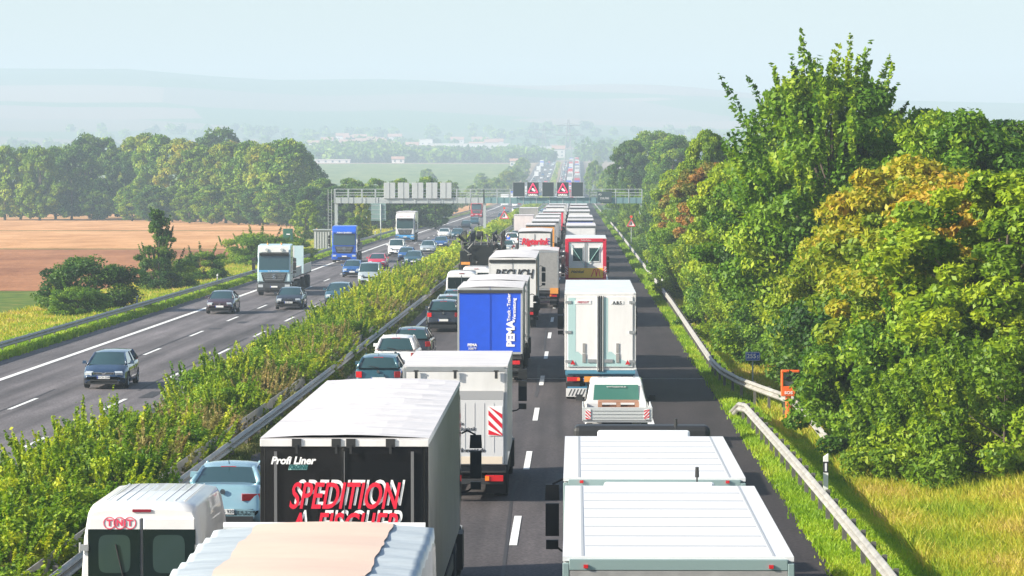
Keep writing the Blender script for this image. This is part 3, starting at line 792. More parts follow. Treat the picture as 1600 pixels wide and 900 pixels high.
_tp = {}
def plant(kind, spec, X, Y, s=1.0, sz=None, rz=None, label=None, cat='tree', group=None, z=None, name=None):
    """spec keys the prototype; the first use builds it, later uses share its meshes"""
    if kind not in _tp:
        sp = dict(spec); nm = sp.pop('nm', 'tree'); m = sp.pop('m'); r0 = sp.pop('r0', .18); nl = sp.pop('nl', 12); seed = sp.pop('seed', 1)
        cm, cs = crown_mesh('crown' if nm != 'shrub' else 'foliage', seed, LM[m], **sp)
        tm = wood_mesh('trunk' if nm != 'shrub' else 'stem', seed, BARK, sp['zb'], sp['H'], sp['Rr'], cs, r0, nl)
        _tp[kind] = (cm, tm, nm)
    cm, tm, nm = _tp[kind]
    r = empty(name or {'tree': 'tree', 'shrub': 'shrub'}[nm], (X, Y, (ground(X, Y) if z is None else z) - .03), random.uniform(0, 6.28) if rz is None else rz)
    r.scale = (s, s, sz or s); tag(r, label, cat, group)
    obj('crown' if nm != 'shrub' else 'foliage', cm, r); obj('trunk' if nm != 'shrub' else 'stem', tm, r)
    return r

SP = {
 'tall': dict(m='mid', seed=3, H=10, Rr=3.6, zb=2.0, n_puff=230, per=283, size=0.146, spiky=.55, puffr=.2, tint=(.15, .8), r0=.22, nl=30),
 'broad': dict(m='mid', seed=5, H=9, Rr=3.4, zb=.6, n_puff=200, per=281, size=0.150, puffr=.165, tint=(.2, .85), r0=.2, nl=24),
 'broad2': dict(m='light', seed=8, H=9, Rr=3.2, zb=.4, n_puff=192, per=281, size=0.150, puffr=.165, tint=(.05, .7), r0=.2, nl=24),
 'dark': dict(m='dark', seed=11, H=10, Rr=3.4, zb=.8, n_puff=192, per=252, size=0.155, puffr=.165, spiky=.0, tint=(.1, .8), r0=.22, nl=24),
 'gold': dict(m='yellow', topt=.28, seed=14, H=8, Rr=3.2, zb=.5, n_puff=200, per=272, size=0.142, puffr=.165, tint=(.05, .6), r0=.18, nl=28),
 'copper': dict(m='orange', topt=.15, seed=17, H=9, Rr=2.8, zb=.6, n_puff=144, per=213, size=0.172, puffr=.165, tint=(.1, .9), r0=.18, nl=20),
 'bushmid': dict(nm='shrub', m='light', seed=21, H=3.2, Rr=2.0, zb=.1, n_puff=85, per=297, size=0.095, shape='bush', spiky=.5, puffr=.22, tint=(.0, .65), r0=.06, nl=16),
 'bushdark': dict(nm='shrub', m='mid', seed=22, H=3.6, Rr=2.1, zb=.1, n_puff=90, per=310, size=0.099, shape='bush', spiky=.12, puffr=.24, tint=(.1, .8), r0=.07, nl=16),
 'bushvdark': dict(nm='shrub', m='dark', seed=23, H=3.8, Rr=2.4, zb=.1, n_puff=90, per=297, size=0.107, shape='bush', spiky=.0, puffr=.24, tint=(.2, .9), r0=.07, nl=16),
 'h1': dict(nm='shrub', m='light', seed=31, H=1.75, Rr=1.35, zb=.05, n_puff=75, per=202, size=0.073, shape='bush', spiky=.75, puffr=.2, tint=(.05, .8), r0=.03, nl=18),
 'h2': dict(nm='shrub', m='mid', seed=32, H=1.65, Rr=1.3, zb=.05, n_puff=75, per=202, size=0.073, shape='bush', spiky=.5, puffr=.22, tint=(.25, 1.0), r0=.03, nl=18),
 'h3': dict(nm='shrub', m='dry', seed=33, H=1.5, Rr=1.2, zb=.02, n_puff=75, per=202, size=0.060, shape='bush', spiky=.9, puffr=.2, tint=(.0, .8), r0=.02, nl=18),
 'h4': dict(nm='shrub', m='light', seed=34, H=1.8, Rr=1.4, zb=.05, n_puff=60, per=148, size=0.103, shape='bush', spiky=.7, puffr=.2, tint=(.2, 1.0), r0=.03, nl=8),
 'far1': dict(m='mid', seed=41, H=18, Rr=7, zb=.5, n_puff=150, per=95, size=.5, puffr=.17, tint=(.2, 1.0), r0=.4, nl=8),
 'far2': dict(m='dark', seed=42, H=18, Rr=7, zb=.5, n_puff=150, per=95, size=.5, puffr=.17, tint=(.2, 1.0), r0=.4, nl=8),
 'far3': dict(m='yellow', seed=43, H=18, Rr=6.5, zb=.5, n_puff=150, per=95, size=.5, puffr=.17, tint=(.0, .55), r0=.4, nl=8),
 'far4': dict(m='light', seed=44, H=18, Rr=6, zb=.3, n_puff=150, per=95, size=.5, puffr=.17, tint=(.0, .5), r0=.4, nl=8),
 'farc': dict(m='copper' if 0 else 'orange', seed=45, H=16, Rr=5, zb=.3, n_puff=130, per=95, size=.48, puffr=.2, tint=(.0, .8), r0=.4, nl=8),
 'fir': dict(m='dark', seed=51, H=6, Rr=1.7, zb=.2, n_puff=90, per=162, size=0.120, shape='cone', spiky=.45, puffr=.2, tint=(.2, .9), r0=.09, nl=30),
}
random.seed(7)
def P(kind, X, Y, s, label, cat='tree', group=None, sz=None, rz=None): return plant(kind, SP[kind], X, Y, s, sz, rz, label, cat, group)

# right-hand embankment, from the big trees beside the emergency phone to the hazy ones past the gantry
TR = [ # kind, photo column, distance, scale, zscale, label
 ('tall', 1296, 132, 1.12, 1.22, 'tallest tree on the right embankment, thin feathery shoots at its top'),
 ('broad', 1355, 137, 1.0, 1.15, 'dense green tree just right of the tallest one, lower rounded top'),
 ('dark', 1440, 142, 1.05, .98, 'dark green tree behind the golden one at the upper right'),
 ('gold', 1425, 106, 1.1, 1.05, 'golden orange maple standing behind the orange emergency phone'),
 ('gold', 1335, 114, .82, .84, 'smaller yellow-green maple left of the golden orange one'),
 ('broad', 1215, 152, .95, 1.05, 'deep green tree left of the tallest, over the mile sign'),
 ('broad2', 1165, 178, .95, 1.05, 'bright green rounded tree left of the deep green one'),
 ('broad', 1235, 170, 1.0, 1.2, 'green tree filling the gap behind the tallest tree'),
 ('copper', 1112, 232, 1.02, 1.04, 'copper brown tree against the sky between two green ones'),
 ('broad2', 1103, 250, .8, 1.30, 'slim light green tree whose tip rises behind the copper one'),
 ('copper', 1075, 262, .85, .9, 'ochre tree left of the copper brown one'),
 ('broad2', 1072, 300, 1.0, 1.02, 'olive green tree halfway along the right treeline'),
 ('broad', 1022, 620, 1.75, 1.75, 'dark green tree above the right end of the gantry'),
 ('dark', 985, 600, 1.25, 1.5, 'pointed dark green tree at the left end of the right treeline'),
 ('broad', 1052, 520, 1.4, 1.5, 'green tree rising behind the right leg of the gantry'),
 ('gold', 1500, 98, 1.0, .95, 'yellowing tree at the far right edge of the picture'),
 ('broad2', 1570, 92, 1.0, .85, 'light green tree cut off by the right edge'),
 ('dark', 1560, 128, 1.1, .9, 'dark tree rising behind the light green one at the right edge'),
 ('broad', 1500, 120, 1.0, 1.05, 'mid green tree between the golden maple and the right edge'),
 ('broad2', 1300, 124, .72, .68, 'low bright green tree behind the mile sign'),
 ('broad', 1180, 205, .9, .95, 'mid green tree behind the bright rounded one'),
 ('broad', 1140, 215, .8, .8, 'green tree below the copper crown'),
]
for k, c, d, s, sz, lab in TR: P(k, (c - 900) * d / 5200, d, s, lab, sz=sz)
SH = [ # shrubs in front of the trees
 ('bushdark', 1365, 99, 1.1, 'dark glossy shrub spreading beside the emergency phone'),
 ('bushdark', 1440, 94, 1.15, 'dark shrub right of the one beside the emergency phone'),
 ('bushmid', 1440, 88, .95, 'yellow-green bush above the golden grass slope'),
 ('bushmid', 1500, 86, 1.0, 'light bush at the right edge above the golden grass'),
 ('bushvdark', 1345, 112, 1.2, 'tall shaded shrub behind the emergency phone'),
 ('bushvdark', 1440, 100, 1.25, 'deep green shrub under the golden maple'),
 ('bushmid', 1262, 142, .9, 'light shrub behind the mile sign'),
 ('bushdark', 1205, 145, 1.05, 'green shrub above the sandy patch of the verge'),
 ('bushmid', 1155, 165, 1.0, 'light green bush leaning over the verge past the sandy patch'),
 ('bushdark', 1135, 182, 1.1, 'mid green bush second past the sandy patch'),
 ('bushmid', 1110, 196, 1.1, 'leafy pale bush third past the sandy patch'),
 ('bushmid', 1088, 222, 1.2, 'pale green bush in the middle of the verge row'),
 ('bushdark', 1065, 245, 1.2, 'mid green bush before the gantry leg'),
 ('bushmid', 1062, 275, 1.2, 'large pale bush near the right gantry leg'),
 ('bushmid', 1052, 312, 1.2, 'bushy light shrub just before the gantry'),
 ('bushdark', 1000, 480, 1.3, 'green shrub by the warning triangle on the right'),
 ('bushmid', 1024, 400, 1.3, 'light green shrub under the gantry end'),
 ('bushmid', 990, 470, 1.3, 'pale shrub seen under the gantry, nearer one'),
 ('bushdark', 974, 560, 1.4, 'green shrub seen under the gantry, farther one'),
 ('bushmid', 1570, 84, 1.1, 'light bush cut off by the right edge'),
]
for k, c, d, s, lab in SH: P(k, (c - 900) * d / 5200, d, s, lab, 'shrub', sz=s * (1.0 if d < 180 else 1.15))
# thicket filling between the crowns
random.seed(12)
fill = [(random.uniform(10.2, 13), 116 + i * 13.0 + random.uniform(-4, 4)) for i in range(24)]
for i, (X, Y) in enumerate(fill):
    P(['bushdark', 'bushmid', 'bushdark', 'bushvdark'][i % 4], X, Y, random.uniform(1.1, 1.6), 'bush packed into the thicket under the roadside trees', 'shrub', 'bushes of the thicket under the right treeline', sz=random.uniform(1.1, 1.7))
for i in range(14):
    d = 120 + i * 21 + random.uniform(-6, 6)
    P(['broad', 'dark', 'broad2'][i % 3], random.uniform(14, 19), d, random.uniform(.85, 1.05), 'tree of the back row half hidden behind the roadside trees', 'tree', 'back row of the right treeline', sz=random.uniform(.85, 1.05))
# hazy trees beyond the gantry on the right
P('far1', 9.5, 900, .55, 'hazy green tree beyond the gantry, left of the reddish one', sz=.62)
P('farc', 15, 905, .72, 'hazy reddish tree beyond the gantry beside the far road', sz=.62)
P('far1', 6.5, 1150, .5, 'most distant hazy roundish tree at the right side of the far road', sz=.8)
for i in range(6): P(['far1', 'far4'][i % 2], 24 + i * 14, 700 + i * 120, .6, 'hazy tree far behind the right treeline', 'tree', 'hazy trees behind the right treeline')

# left woods beyond the field
WD = [('far2', 138, 760, .95, 1.03, 'dark tree at the left edge of the wood'), ('far1', 165, 775, .85, .98, 'second tree of the wood from the left, dark and tall'),
 ('far2', 195, 740, .7, .8, 'lower dark tree in the notch of the wood'), ('far3', 222, 750, .9, 1.02, 'rust-tinged tree right of the notch in the wood'),
 ('far1', 250, 730, .85, .98, 'rounded tree beside the rust-tinged one'), ('far3', 285, 700, .85, .92, 'yellow-green tree in the middle of the wood'),
 ('far2', 340, 790, 1.05, 1.12, 'darkest crown rising behind the middle of the wood'), ('far4', 312, 680, .8, .84, 'light green tree in the middle of the wood'),
 ('farc', 366, 760, .8, 1.05, 'small reddish crown between the dark ones'), ('far3', 352, 665, .8, .86, 'olive tree right of the light green one'),
 ('far1', 390, 650, .82, .85, 'tree with a golden flank in the right half of the wood'), ('far3', 418, 640, .8, .83, 'pale olive tree near the right end of the wood'),
 ('far1', 448, 632, .85, .86, 'large green tree at the right end of the wood'), ('far2', 468, 650, .7, .75, 'dark tree sloping down at the right end of the wood')]
for k, c, d, s, sz, lab in WD: P(k, (c - 900) * d / 5200, d, s, lab, sz=sz * 1.05)
for i, (c, d) in enumerate([(110, 730), (85, 745), (60, 720), (30, 740), (5, 730), (-20, 745), (150, 720), (205, 705), (268, 690), (240, 680), (330, 650), (372, 640), (405, 628), (435, 622), (295, 665)]):
    big = c < 120
    P(['far2', 'far1', 'far4'][i % 3], (c - 900) * d / 5200, d, .8 if big else .55, 'tree of the wood edge above the stubble field', 'tree', 'trees along the foot of the left wood', sz=.9 if big else .42)
for i in range(16):
    c = 478 + i * 13.5; d = 560 + (i % 3) * 14
    P(['far2', 'far2', 'far1'][i % 3], (c - 900) * d / 5200, d, .5, 'low tree in the dark belt behind the left half of the gantry', 'tree', 'dark tree belt behind the gantry', sz=.42 + .07 * (i % 3 == 2))
OT = [('far4', 478, 470, .34, .32, 'yellow-green round bush at the foot of the wood by the cabinet', 'shrub'), ('far1', 668, 1480, .62, .62, 'lone hazy tree in the crop field beyond the gantry', 'tree'),
 ('far4', 672, 790, .5, .33, 'sunny yellow-green tree left of the far bend', 'tree'), ('far1', 690, 800, .48, .3, 'darker tree beside the sunny one at the far bend', 'tree'),
 ('far3', 566, 452, .2, .36, 'narrow russet tree next to the back of the exit board', 'tree'), ('far4', 556, 440, .26, .2, 'low green bush left of the exit board', 'shrub'),
 ('far1', 752, 1500, .5, .5, 'small hazy tree right of the lone field tree', 'tree'), ('far3', 792, 1350, .6, .62, 'hazy olive tree above the middle of the gantry', 'tree'),
 ('far1', 775, 1250, .5, .5, 'hazy tree just left of the olive one above the gantry', 'tree'), ('far1', 806, 1500, .6, .62, 'hazy tree by the left edge of the climbing road', 'tree'), ('far1', 815, 1800, .6, .7, 'faint tree farther up the climbing road', 'tree')]
for k, c, d, s, sz, lab, ct in OT: P(k, (c - 900) * d / 5200, d, s, lab, ct, sz=sz)
LB = [('bushvdark', -31.4, 214, 1.25, 1.0, 'big dark round bush at the left edge by the guardrail', 'shrub'),
 ('bushdark', -30.8, 205, .9, .6, 'small scrub at the foot of the big dark bush', 'shrub'),
 ('bushdark', -31.6, 256, 1.05, .8, 'spreading green bush around the ragged spruce', 'shrub'), ('fir', -31.9, 254, 1.15, 1.1, 'ragged spiky young tree standing against the field', 'tree'),
 ('bushdark', -31.2, 278, 1.1, .75, 'dark low bush right of the ragged young tree', 'shrub'),
 ('bushdark', -30.5, 322, 1.3, .95, 'green bush with dead stems behind the silver lorry', 'shrub'), ('bushmid', -32.5, 330, 1.3, 1.0, 'lighter bush behind the silver lorry cab', 'shrub'), ('bushdark', -29.8, 345, 1.1, .8, 'bush between the silver lorry and the green box', 'shrub'),
 ('bushmid', -30, 455, 1.3, .8, 'bright shrub below the exit board', 'shrub'), ('bushmid', -29.5, 600, 1.8, 1.0, 'shrub on the verge of the far left bend', 'shrub')]
for k, X, d, s, sz, lab, ct in LB: P(k, X, d, s, lab, ct, sz=sz)

# hedge on the median
random.seed(5); yy = 56.0; i = 0
LBL = {'h1': ('bright green shrub of the clipped-looking median hedge', 'bright green median shrubs'), 'h2': ('darker green shrub of the median hedge', 'darker green median shrubs'),
       'h3': ('dry straw-coloured shrub of the median hedge', 'dry straw-coloured median shrubs'), 'h4': ('distant yellow-green shrub of the median hedge', 'distant median shrubs')}
while yy < 262:
    st = 1.75 if yy < 150 else 2.3 if yy < 260 else 3.6 if yy < 430 else 7
    for col in range(2):
        X = (-10.95, -12.55)[col] + random.uniform(-.25, .25); Y = yy + random.uniform(-.4, .4) + col * st * .5
        u = random.random()
        if yy > 170: k = 'h4' if u < .75 else 'h1'
        elif 93 < yy < 106 or 111 < yy < 116: k = 'h3' if u < .75 else 'h2'
        elif yy < 93: k = 'h2' if u < .55 else 'h1'
        else: k = 'h1' if u < .5 else 'h2' if u < .82 else 'h3'
        if col == 0 and random.random() < .28: k = 'h3'
        s = random.uniform(.82, 1.12) * (1 if yy < 260 else 1.35 if yy < 430 else 2.0)
        lab, grp = LBL[k]
        if random.random() < .07: continue
        P(k, X, Y, s, lab, 'shrub', grp, sz=random.uniform(.62, 1.2) * (.92 if col == 0 else 1.0) * (1 if yy < 300 else 1.15))
    yy += st

# beyond the gantry the hedge reads as one mass
rng_h = np.random.default_rng(77); pf = []
for i in range(900):
    d = 262 * (2300 / 262) ** rng_h.uniform(); x = rng_h.uniform(-12.9, -10.6); h = 1.9 * (1.0 if d < 600 else 1.2)
    zc = rng_h.uniform(.3, 1) * h
    pf.append((np.array([x, d, ground(x, d) + zc * .85]), np.diag([.75, .9, .5]), rng_h.uniform(.1, .9), 110))
V, F, A = leaves(rng_h, pf, .22, 1); o = obj('hedge', npmesh('hedge', V, F, LM['light'], A)); tag(o, 'far stretch of the median hedge running on under the gantry', 'hedge', kind='stuff')
# ------------------------------------------------------------------ grass
def grass(name, label, m, n, fx, hgt, seed, wid=.03, blades=5, lean=.35):
    rng = np.random.default_rng(seed); C = fx(rng, n); n = len(C)
    b = blades; c = np.repeat(C, b, 0) + np.concatenate([rng.normal(size=(n * b, 2)) * .09, np.zeros((n * b, 1))], 1)
    h = hgt * rng.uniform(.5, 1.25, n * b)[:, None]; a = rng.uniform(0, 6.28, n * b); u = np.stack([np.cos(a), np.sin(a), 0 * a], 1) * wid * rng.uniform(.6, 1.4, n * b)[:, None]
    ln = rng.normal(size=(n * b, 3)) * lean * h; ln[:, 2] = 0
    top = c + ln + np.array([0, 0, 1]) * h; mid = c + ln * .3 + np.array([0, 0, .55]) * h
    V = np.stack([c - u, c + u, mid + u * .8, top, mid - u * .8], 1).reshape(-1, 3)
    k = np.arange(n * b) * 5; F = np.concatenate([np.stack([k, k + 1, k + 2, k + 4], 1)]); F3 = np.stack([k + 4, k + 2, k + 3, k + 3], 1)
    me = bpy.data.meshes.new(name)
    faces = np.concatenate([F, F3[:, :3].repeat(1, 0) if False else np.stack([k + 4, k + 2, k + 3], 1).astype(int)[:, [0, 1, 2, 2]]])
    # quads and triangles stored separately
    q = F; t = np.stack([k + 4, k + 2, k + 3], 1)
    loops = np.concatenate([q.ravel(), t.ravel()]); ls = np.concatenate([np.arange(len(q)) * 4, len(q) * 4 + np.arange(len(t)) * 3]); lt = np.concatenate([np.full(len(q), 4), np.full(len(t), 3)])
    me.vertices.add(len(V)); me.vertices.foreach_set('co', V.astype(np.float32).ravel()); me.loops.add(len(loops)); me.loops.foreach_set('vertex_index', loops.astype(np.int32))
    me.polygons.add(len(ls)); me.polygons.foreach_set('loop_start', ls.astype(np.int32)); me.polygons.foreach_set('loop_total', lt.astype(np.int32))
    patch = .5 + .3 * np.sin(C[:, 0] * 1.7 + C[:, 1] * .31) * np.sin(C[:, 1] * .53 + 1) + rng.normal(size=n) * .14
    at = me.attributes.new('rnd', 'FLOAT', 'POINT'); at.data.foreach_set('value', np.repeat(np.clip(patch, 0, 1), b * 5).astype(np.float32))
    me.materials.append(m); me.update(calc_edges=True)
    o = obj(name, me); tag(o, label, 'grass', kind='stuff'); return o
def area(xa, xb, ya, yb, pw=2.0):
    """denser near the camera"""
    def f(rng, n):
        u = rng.uniform(0, 1, n); y = 1 / ((1 / ya) * (1 - u) + (1 / yb) * u) if pw > 1 else ya + (yb - ya) * u
        x = rng.uniform(xa, xb, n) if not callable(xa) else np.array([rng.uniform(xa(q), xb(q)) for q in y])
        return np.array([(p, q, ground(p, q) - .01) for p, q in zip(x, y)])
    return f
GR_G = leafmat('verge_grass', [(.10, .20, .006), (.18, .32, .010), (.28, .42, .015), (.40, .44, .05)], .4)
GR_Y = leafmat('dry_grass', [(.16, .28, .010), (.32, .38, .022), (.48, .42, .05), (.54, .38, .14)], .4)
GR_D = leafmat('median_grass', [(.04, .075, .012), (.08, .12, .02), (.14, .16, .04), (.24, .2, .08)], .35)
grass('verge_grass', 'short bright green grass along the right shoulder', GR_G, 26000, area(5.22, 7.3, 56, 230), .17, 1, wid=.022)
grass('verge_grass_far', 'bright grass strip running on towards the gantry on the right', GR_G, 9000, area(5.22, 8.0, 230, 900), .35, 2, wid=.06)
grass('slope_grass', 'tall golden grass on the slope above the right guardrail', GR_Y, 20000, area(7.3, 12.5, 56, 105), .42, 3, wid=.02)
grass('slope_grass_far', 'straw-coloured grass between the rail and the roadside bushes', GR_Y, 9000, area(6.6, 9.5, 104, 330), .38, 4, wid=.035)
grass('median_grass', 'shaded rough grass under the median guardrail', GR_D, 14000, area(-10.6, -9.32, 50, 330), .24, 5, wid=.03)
grass('left_verge_grass', 'bright green grass below the left guardrail', GR_G, 16000, area(-29.3, -27.05, 150, 620), .32, 6, wid=.06)
grass('left_bank_grass', 'golden grass on the bank behind the left guardrail', GR_Y, 14000, area(-36, -29.3, 165, 620), .55, 7, wid=.07)
grass('left_bank_scrub', 'green weeds growing through the golden left bank', GR_G, 8000, area(-33, -28.6, 165, 500), .5, 8, wid=.07)

# ------------------------------------------------------------------ guardrails
GALV = mat('galvanised_steel', (.40, .385, .35), .55, .3, var=.35, vscale=1.5)
POST = mat('post_steel', (.16, .15, .14), .7, .3, var=.3)
def rail(name, label, pts, ends, double=False, step=4.0, zc=.6, facing=1, group=None, sag_end=None):
    """W-beam along pts [(x,y,dz)], posts behind it"""
    r = empty(name, (pts[0][0], pts[0][1], ground(pts[0][0], pts[0][1]))); tag(r, label, 'guardrail', group); o0 = Vector(r.location)
    prof = [(-.02, .155), (.03, .12), (.055, .08), (.03, .04), (-.015, .015), (-.015, -.015), (.03, -.04), (.055, -.08), (.03, -.12), (-.02, -.155), (-.04, -.155), (-.04, .155)]
    dense = []
    for (a, b) in zip(pts[:-1], pts[1:]):
        n = max(1, int(math.dist(a[:2], b[:2]) / 4))
        for i in range(n): t = i / n; dense.append((a[0] + (b[0] - a[0]) * t, a[1] + (b[1] - a[1]) * t, a[2] + (b[2] - a[2]) * t))
    dense.append(pts[-1])
    def beam(off, fc):
        mb = MB(); rows = []
        for i, p in enumerate(dense):
            q = dense[min(i + 1, len(dense) - 1)]; o = dense[max(i - 1, 0)]; t = Vector((q[0] - o[0], q[1] - o[1], 0)).normalized(); nr = Vector((t.y, -t.x, 0)) * fc
            g = base_lin(p[1]) + p[3 - 1] + (0 if p[0] > -13.3 else -.5); c = Vector((p[0], p[1], g + zc)) + Vector((t.y, -t.x, 0)) * off
            rows.append([tuple(c + nr * u + Vector((0, 0, w)) - o0) for u, w in prof + prof[:1]])
        mb.grid(rows); mb.build('rail_beam', GALV, r)
    if double: beam(.30, 1); beam(-.30, -1)
    else: beam(0, facing)
    pm_ = MB(); pm_.box((0, 0, -.1), (.1, .06, 1.5)); pme = pm_.mesh('post', POST)
    acc = 0; last = None; k = 0
    for a, b in zip(dense[:-1], dense[1:]):
        L = math.dist(a[:2], b[:2]); 
        while acc <= L and k < 96:
            t = acc / L; x = a[0] + (b[0] - a[0]) * t; y = a[1] + (b[1] - a[1]) * t; dz = a[2] + (b[2] - a[2]) * t
            g = base_lin(y) + dz + (0 if x > -13.3 else -.5)
            if not double:
                obj('post', pme, r, Vector((x + (.11 if facing < 0 else -.11), y, g + .12)) - o0)
            else: obj('post', pme, r, Vector((x, y, g + .0)) - o0)
            k += 1; acc += step if y < 260 else step * 2.5
        acc -= L
    return r
rail('guardrail', 'near right guardrail with its end bent down to the ground', [(5.75, 30, 0), (5.75, 62, 0), (5.62, 85, 0), (5.45, 107, 0), (5.36, 110, -.14), (5.24, 113, -.62)], None, facing=-1, step=2.2)
rail('guardrail', 'right guardrail curving away into the bushes by the mile sign', [(7.6, 101, -.55), (7.35, 106, -.15), (7.2, 111, 0), (6.5, 117, 0), (5.95, 122, 0), (5.6, 128, 0), (5.5, 134, 0), (5.6, 160, 0), (5.75, 200, 0), (5.8, 300, 0), (5.8, 600, 0), (5.8, 1100, 0)], None, facing=-1, step=3)
rail('guardrail', 'double guardrail along the median hedge beside the queue', [(-9.75, 30, 0), (-9.75, 200, 0), (-9.75, 800, 0), (-9.75, 1200, 0)], None, double=True, step=4)
rail('guardrail', 'guardrail on the far left verge beside the fields', [(-27.6, 120, -.05), (-27.5, 400, -.05), (-27.5, 1000, -.05)], None, facing=1, step=4)
rail('guardrail', 'guardrail between the hedge and the oncoming fast lane', [(-13.05, 60, -.35), (-13.05, 900, -.35)], None, facing=-1, step=6) if False else None
# ------------------------------------------------------------------ vehicles of the queue (driving away)
C_WHITE = paint('car_white', (.78, .78, .78)); C_BLK = paint('car_black', (.018, .02, .024), .25, 1.0); C_SIL = paint('car_silver', (.42, .48, .50), .3, 1, .3)
C_LBL = paint('car_pale_blue', (.27, .45, .52), .25, 1, .25); C_TEAL = paint('car_teal', (.025, .09, .12), .25, 1, .2); C_BLUE = paint('car_blue', (.02, .10, .30), .25, 1, .1)
C_RED = paint('car_red', (.55, .02, .06), .3, 1); C_NAVY = paint('car_navy', (.015, .04, .09), .22, 1, .1); C_GRY = paint('car_grey', (.16, .18, .19), .3, 1, .3)
C_PLUM = paint('car_plum', (.06, .03, .035), .25, 1, .1)
T_BLUE = mat('blue_tarpaulin', (.004, .075, .60), .5, var=.12, vscale=2); T_BLKP = mat('black_gloss_panel', (.008, .008, .009), .18, 0, .6)
T_RED = paint('lorry_red', (.60, .015, .05)); T_YEL = mat('yellow_sign', (.90, .52, .04), .5); T_ORG = paint('lorry_orange', (.80, .33, .06))
T_LTR = mat('lettering_red', (.70, .01, .04), .5); T_STEEL = mat('dull_steel_sheet', (.36, .35, .34), .55, .3, var=.2, vscale=6); T_PALB = mat('pale_teal_panel', (.42, .60, .60), .5)
T_GRNS = mat('green_stripe', (.05, .55, .18), .5)

def zg(d, opp=False): return base(d) - (.5 if opp else 0)

# 1 tarpaulin trailer, bottom left
def tarp_trailer():
    d = 24.0; L = 15.0; top = 3.84; Wd = 2.56; X = -2.95
    r = truck('tarpaulin_truck', 'nearest truck, peach tarpaulin roof with pale grey pleated side strips', X, d, L, top, M_GREY, M_TARP, M_GREY, paint('cab_grey', (.3, .32, .34)), detail=1)
    for c in list(r.children):
        if c.name.startswith('roof'): bpy.data.objects.remove(c)
    rng = random.Random(4); ny = 90
    peach = mat('peach_tarpaulin', (.66, .49, .39), .6, var=.07, vscale=.8, bump=.2, bscale=1.6, stretch=(1, 3, 1)); gs = mat('grey_roof_strip', (.42, .47, .50), .5, var=.15, vscale=2.0, bump=.3, bscale=3, stretch=(1, 4, 1))
    def ed(y, s): return s * (.80 + .012 * math.sin(y * 3.1) + .007 * math.sin(y * 7.3 + 1))
    def zz(x, y, s=1): return top + .05 * (1 - (x / 1.28) ** 2) + .015 * math.sin(y * 2.6 + x) + s * .006 * math.sin(y * 8 + x * 2)
    m = MB(); rows = []
    for j in range(ny + 1):
        y = L * j / ny; rows.append([(ed(y, -1) + (ed(y, 1) - ed(y, -1)) * i / 10, y, zz(-.8 + 1.6 * i / 10, y, .4) + .02) for i in range(11)])
    m.grid(rows); m.build('roof', peach, r, smooth=True)
    for s in (-1, 1):
        m = MB(); rows = []
        for j in range(ny * 2 + 1):
            y = L * j / (ny * 2); x0 = ed(y, s) * .93; x1 = s * 1.28; rows.append([(x0 + (x1 - x0) * i / 6, y, zz(x0 + (x1 - x0) * i / 6, y, 1.0 * (1 + i / 3))) for i in range(7)] + [(s * 1.29, y, top - .12 + .02 * math.sin(y * 8))])
        m.grid(rows); m.build('roof_strip', gs, r, smooth=True)
    q = MB(); q.tube((-1.2, L + .01, top + .03), (1.18, L + .01, top + .03), .045, .045, 8); q.build('roof_bow', M_WHT, r)
tarp_trailer()

# 2 black lettered trailer
r = truck('lettered_truck', 'truck with black doors lettered SPEDITION in red and white', -3.5, 50.2, 13.6, 4.0, mat('charcoal_tarpaulin', (.13, .135, .14), .5, var=.25, vscale=1.2, bump=.3, bscale=3), M_TARP, T_BLKP, paint('cab_black', (.02, .02, .025)), rear='plain', frame=T_BLKP, detail=2, cabh=3.7)
q = MB(); q.box((0, -.075, 3.93), (2.55, .03, .11)); RB = q.build('roof_bumper', M_WHT, r, bevel=.008)
for x in (-.72, -.12, .10, .70):
    q = MB(); q.box((x, -.095, 3.93), (.14, .03, .13)); q.box((x, -.11, 3.84), (.035, .02, .14)); q.build('roof_latch', M_BLK, r)
q = MB()
for x in (-1.04, 1.03): q.box((x, -.075, 2.5), (.045, .03, 2.6))
q.box((0, -.0725, 2.5), (.012, .03, 2.6)); q.build('door_seam', mat('seam_grey', (.16, .16, .165), .5, .3), r)
lettering(r, 'Profi Liner', -.78, -.09, 3.66, .155, M_TXW, shear=.25, offset=.006)
q = MB(); q.prism([(-.85, 3.52), (-.57, 3.52), (-.55, 3.60), (-.83, 3.60)], 'y', -.062, -.07); q.build('maker_badge', mat('badge_teal', (.35, .62, .60), .5), r)
lettering(r, 'KRONE', -.70, -.085, 3.56, .085, mat('dark_teal_print', (.02, .12, .12), .5), shear=.2, offset=.004)
for s, z, sz, xx, fx_ in (('SPEDITION', 3.12, .55, .0, .60), ('A. FISCHER', 2.66, .55, -.0, .60)):
    lettering(r, s, xx + .05, -.075, z + .035, .56, M_TXW, shear=.3, offset=.002, sx=fx_, name='lettering_shadow')
    lettering(r, s, xx - .02, -.09, z - .01, .56, T_LTR, shear=.3, offset=.008, sx=fx_)

